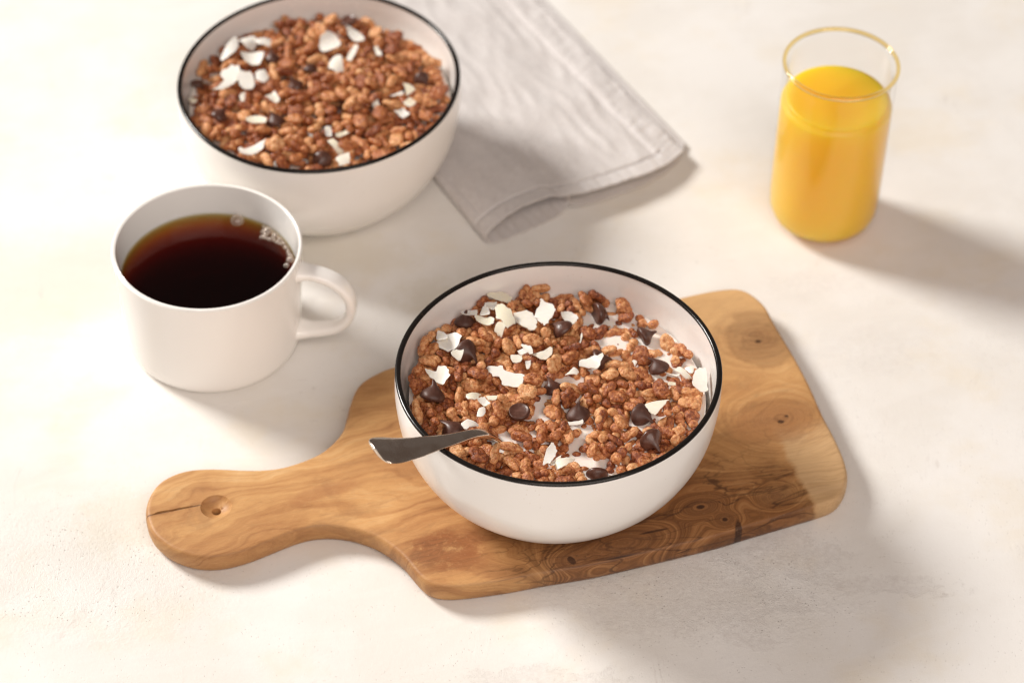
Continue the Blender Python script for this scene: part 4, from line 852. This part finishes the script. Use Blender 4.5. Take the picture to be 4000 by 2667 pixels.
# ---------------------------------------------------------------- coconut flakes
FLAKE_AT = []
def flake(poly, z, lab, n, grp):
    h = mound(*(np.array(poly).mean(0)*1e-4)); z += .0016+h
    rnd = random.Random(n*17+5); P = np.array(poly)*.1-np.array((0, 1.6+h*1026)); c = P.mean(0); P = (P-c)*.94
    size = np.linalg.norm(P, axis=1).max()
    if len(P) < 5: Q = crom(P, 5, True)*.35+np.concatenate([[P[i]+(P[(i+1) % len(P)]-P[i])*k/5 for k in range(5)] for i in range(len(P))])*.65
    else: Q = crom(P, 4, True)
    sd0 = n*5.3
    Q = np.array([q*(1+.16*noise.noise(Vector((q[0]*1.1, q[1]*1.1, sd0)))+.10*noise.noise(Vector((q[0]*2.6, q[1]*2.6, sd0+9))))+np.array((rnd.gauss(0, 1), rnd.gauss(0, 1)))*.022*size for q in Q])
    N = len(Q); edges = [(i, (i+1) % N) for i in range(N)]
    g = size/4.; xs = np.arange(-size, size+g, g)
    ex = [(x+rnd.uniform(-.2, .2)*g, y+rnd.uniform(-.2, .2)*g) for x in xs for y in xs]
    r = delaunay_2d_cdt([Vector(q) for q in Q]+[Vector(q) for q in ex], edges, [], 1, 1e-4)
    V, F = [np.array(q[:]) for q in r[0]], [list(q) for q in r[2]]
    ax = rnd.uniform(0, math.pi); ca, sa = math.cos(ax), math.sin(ax); bend = rnd.choice((-1, 1, 1))*rnd.uniform(.2, .5)/max(size, 2.); tx, ty = rnd.gauss(0, .10), rnd.gauss(0, .10)
    sd = Vector((n*3.3, n*1.7, 0)); top = []
    for q in V:
        s = q[0]*ca+q[1]*sa
        top.append((q[0], q[1], bend*(s*s-size*size*.3)+q[0]*tx+q[1]*ty+.35*noise.noise(Vector((q[0]*.35, q[1]*.35, 0))+sd)))
    th = .38+.25*rnd.random(); nV = len(top)
    cnt = {}
    for q in F:
        for i in range(3): e = (q[i], q[(i+1) % 3]); cnt[e] = 1
    v = top+[(a, b, c_-th) for a, b, c_ in top]; f = [q for q in F]+[[i+nV for i in q[::-1]] for q in F]
    for (a, b) in cnt:
        if (b, a) not in cnt: f.append((b, a, a+nV, b+nV))
    v = [(a*.001, b*.001, c_*.001) for a, b, c_ in v]
    o = put('coconut_flake', mesh('coconut_flake', v, f, M_COCO, True, 50), None, (c[0]*.001, c[1]*.001, z))
    tag(o, lab, 'coconut flake', grp)
    FLAKE_AT.append((c[0]*.001, c[1]*.001, z, size*.001))
for n, (p, z, lab) in enumerate(FLAKES_FRONT): flake(p, z, lab, n, 'coconut flakes in the front bowl')
for n, (p, z, lab) in enumerate(FLAKES_BACK): flake(p, z, lab, n+100, 'coconut flakes in the back bowl')

# ---------------------------------------------------------------- puffed rice
def ico(sub):
    bm=bmesh.new(); bmesh.ops.create_icosphere(bm,subdivisions=sub,radius=1.0)
    v=np.array([x.co[:] for x in bm.verts]); f=[[q.index for q in p.verts] for p in bm.faces]; bm.free()
    return v,f
def puff_verts(d,seed):
    """directions d -> blistered puffed-rice surface, metres, long axis x"""
    r=np.random.RandomState(seed); kind=seed%5
    if kind==0:   L,Wd,T,n,b=(10.4,4.3,4.0,3,.9)     # long grain
    elif kind==1: L,Wd,T,n,b=(9.4,5.0,4.4,3,.5)     # oval
    elif kind==2: L,Wd,T,n,b=(7.2,5.3,4.6,2,.0)     # round
    elif kind==3: L,Wd,T,n,b=(7.9,6.2,4.0,4,.3)     # flat broad
    else:         L,Wd,T,n,b=(9.4,5.4,4.4,2,.7)     # waisted double
    s=r.uniform(.86,1.12); L*=s;Wd*=s;T*=s
    lob=[]
    for i in range(n):
        t=(i/(n-1)-.5)
        c=np.array([t*L*(.44 if kind!=4 else .54), r.uniform(-.12,.12)*Wd+(b*(1-4*t*t)*.9), r.uniform(-.14,.14)*T])
        a=np.array([L*(.31 if kind!=4 else .25)*r.uniform(.82,1.1), Wd*.48*r.uniform(.85,1.05), T*.48*r.uniform(.78,1.05)])
        if kind==3: c[1]+=(-1)**i*Wd*.17
        lob.append((c,a))
    acc=np.zeros(len(d))
    for c,a in lob:
        e=d/a; o=-c/a
        A=(e*e).sum(1); B=(e*o).sum(1); Cc=(o*o).sum()-1
        D=B*B-A*Cc
        t=np.where(D>0,(-B+np.sqrt(np.maximum(D,0)))/A,0); t=np.maximum(t,.2)
        acc+=t**9
    rad=acc**(1/9.)
    p=d*rad[:,None]
    off=Vector((seed*3.1,seed*1.7,seed*.9))
    nr=np.empty(len(d)); ribs=r.uniform(0,6.28); rk=r.randint(3,6)
    for i,q in enumerate(p):
        v=Vector(q)
        n1=noise.noise(v*.5+off); n2=1-abs(noise.noise(v*.95+off*1.3))*2; dd=noise.voronoi(v*.95+off)[0]
        bl=max(0.,1-(dd[0]/.7)**2); gap=min(1.,(dd[1]-dd[0])*2.2)
        n3=noise.noise(v*2.4-off)
        rib=math.cos(rk*math.atan2(q[2],q[1])+ribs+.35*q[0]) if kind in(0,1,4) else 0.
        k1=.40 if kind in(2,3) else .22; nr[i]=k1*n1+.12*n2+.13*bl*gap+.08*n3+.13*rib-.13
    p=d*np.maximum(rad+nr,.7)[:,None]
    p-=p.mean(0)
    return p*.001

GROW = 1.03; D3, F3 = ico(5); D2, F2_ = ico(4)
PUFF_ME = [mesh('rice_puff', puff_verts(D3, k)*GROW, F3, M_PUFF) for k in range(20)]
PUFF_LOW = [puff_verts(D2, k)*GROW for k in range(20)]
def settle(front, turn=0, sink=0.):
    """world matrices of the heap: PILE holds kind, position (0.05 mm) and rotation of each puff in a bowl"""
    out = []
    rot = Matrix.Rotation(math.radians(turn if front else 137+turn), 4, 'Z'); rnd = random.Random(8)
    for n, (k, x, y, z, qw, qx, qy, qz) in enumerate(PILE):
        p = rot @ Vector((x*5e-5*1.09, y*5e-5*1.09, z*5e-5)); q = Quaternion((qw, qx, qy, qz)).normalized()
        r = p.xy.length; p.z += rnd.gauss(0, .0007 if front else .0013)+(.0014 if rnd.random() < .15 else 0)-sink
        if front:
            p += Vector((FC.x, FC.y, .0262)); p.z += mound(p.x, p.y)
            for mx, my, mr in MILK:
                d = math.hypot(p.x-mx*1e-4, p.y-my*1e-4)
                if d < mr*2.1e-4+.0026: p.z = min(p.z, .0580)
            a = math.radians(35); s = (p.x+.0345)*math.cos(a)+(p.y+.1235)*math.sin(a); t = -(p.x+.0345)*math.sin(a)+(p.y+.1235)*math.cos(a)
            if -2 < s*1000 < 44 and abs(t) < .0065: p.z = min(p.z, .0805-.0042-max(0, s-.018)*1.05+max(0, .018-s)*.4)
        else:
            p.z += .0186+.0012*noise.noise(Vector((p.x*60, p.y*60, 4)))*2+.004*(1-(r/.065)**2)
            p += Vector((BC_.x, BC_.y, 0))
        drop = False
        for (cx, cy, cz, s, _) in (CHIP_AT[:NCF] if front else CHIP_AT[NCF:]):
            d = math.hypot(p.x-cx, p.y-cy)
            if d < .0072*s: p.z = min(p.z, cz-.0056*s)
        for (cx, cy, cz, s) in FLAKE_AT:
            d = math.hypot(p.x-cx, p.y-cy)
            if d < s*.85+.0018 and p.z > cz-.0060: p.z = cz-.0060
        out.append((n, k, rot.to_quaternion() @ q, p))
    return out
NAMES = ['the flat based chip at the rear', 'the curled chip at the back', 'the glossy chip by the right wall', 'the round backed chip at left', 'the chip under the rectangular flake', 'the twisted chip at right', 'the large chip at the left wall', 'the dark wet chip at the centre',
         'the upside down button chip', 'the upright kiss shaped chip', 'the chip holding a milk drop', 'the smooth chip near the front rim', 'the chip beside the spoon', 'the half sunk chip at the front', 'the shadowed chip at rear left']
SHAPE = ['slim', 'oval', 'roundish', 'broad', 'waisted']
def puffs():
    F = settle(True); pick = set(VIS); one = []; lab = {}
    for n, k, q, p in F:
        if n not in pick: continue
        d, ci = min((math.hypot(p.x-c[0], p.y-c[1]), i) for i, c in enumerate(CHIP_AT[:NCF]))
        c = CHIP_AT[ci]; a = math.degrees(math.atan2(p.y-c[1], p.x-c[0]))
        rel = ['right of', 'behind and right of', 'behind', 'behind and left of', 'left of', 'before and left of', 'in front of', 'before and right of'][int(((a+22.5) % 360)//45)]
        lab.setdefault((SHAPE[k % 5], rel, ci), []).append((d, n))
    text = {}
    for (sh, rel, ci), L in lab.items():
        L.sort()
        for i, (d, n) in enumerate(L):
            pre = '' if len(L) == 1 else ('nearest ', 'second nearest ', 'third nearest ', 'fourth nearest ', 'fifth nearest ')[min(i, 4)]
            text[n] = pre+sh+' rice puff '+rel+' '+NAMES[ci]
    rest = []
    for n, k, q, p in F:
        if n in pick:
            o = bpy.data.objects.new('rice_puff', PUFF_ME[k]); col.objects.link(o); o.location = p; o.rotation_mode = 'QUATERNION'; o.rotation_quaternion = q
            tag(o, text[n], 'cereal puff', 'rice puffs lying on top in the front bowl')
        else: rest.append((k, q, p))
    rest += [(k, q, p) for n, k, q, p in settle(True, 97, .0042)]
    def heap(name, L, origin, label):
        V = []; o0 = Vector(origin)
        for k, q, p in L:
            R = np.array(q.to_matrix())
            V.append(PUFF_LOW[k] @ R.T+np.array((p-o0)[:]))
        V = np.concatenate(V); f0 = np.array(F2_, dtype=np.int32); Fc = (f0[None]+(np.arange(len(L))*len(D2))[:, None, None]).astype(np.int32).reshape(-1, 3)
        me = bpy.data.meshes.new(name); me.vertices.add(len(V)); me.vertices.foreach_set('co', V.astype(np.float32).ravel())
        me.loops.add(Fc.size); me.loops.foreach_set('vertex_index', Fc.ravel()); me.polygons.add(len(Fc)); me.polygons.foreach_set('loop_start', np.arange(0, Fc.size, 3, dtype=np.int32))
        me.update(calc_edges=True); me.validate(); me.materials.append(M_PUFF); me.shade_smooth()
        o = put(name, me, None, origin); tag(o, label, 'cereal', kind='stuff')
    heap('cereal', rest, (FC.x, FC.y, .055), 'brown rice puffs packed under the top layer of the front bowl')
    heap('cereal', [(k, q, p) for n, k, q, p in settle(False)], (BC_.x, BC_.y, .05), 'brown rice puffs heaped in the back bowl')
puffs()
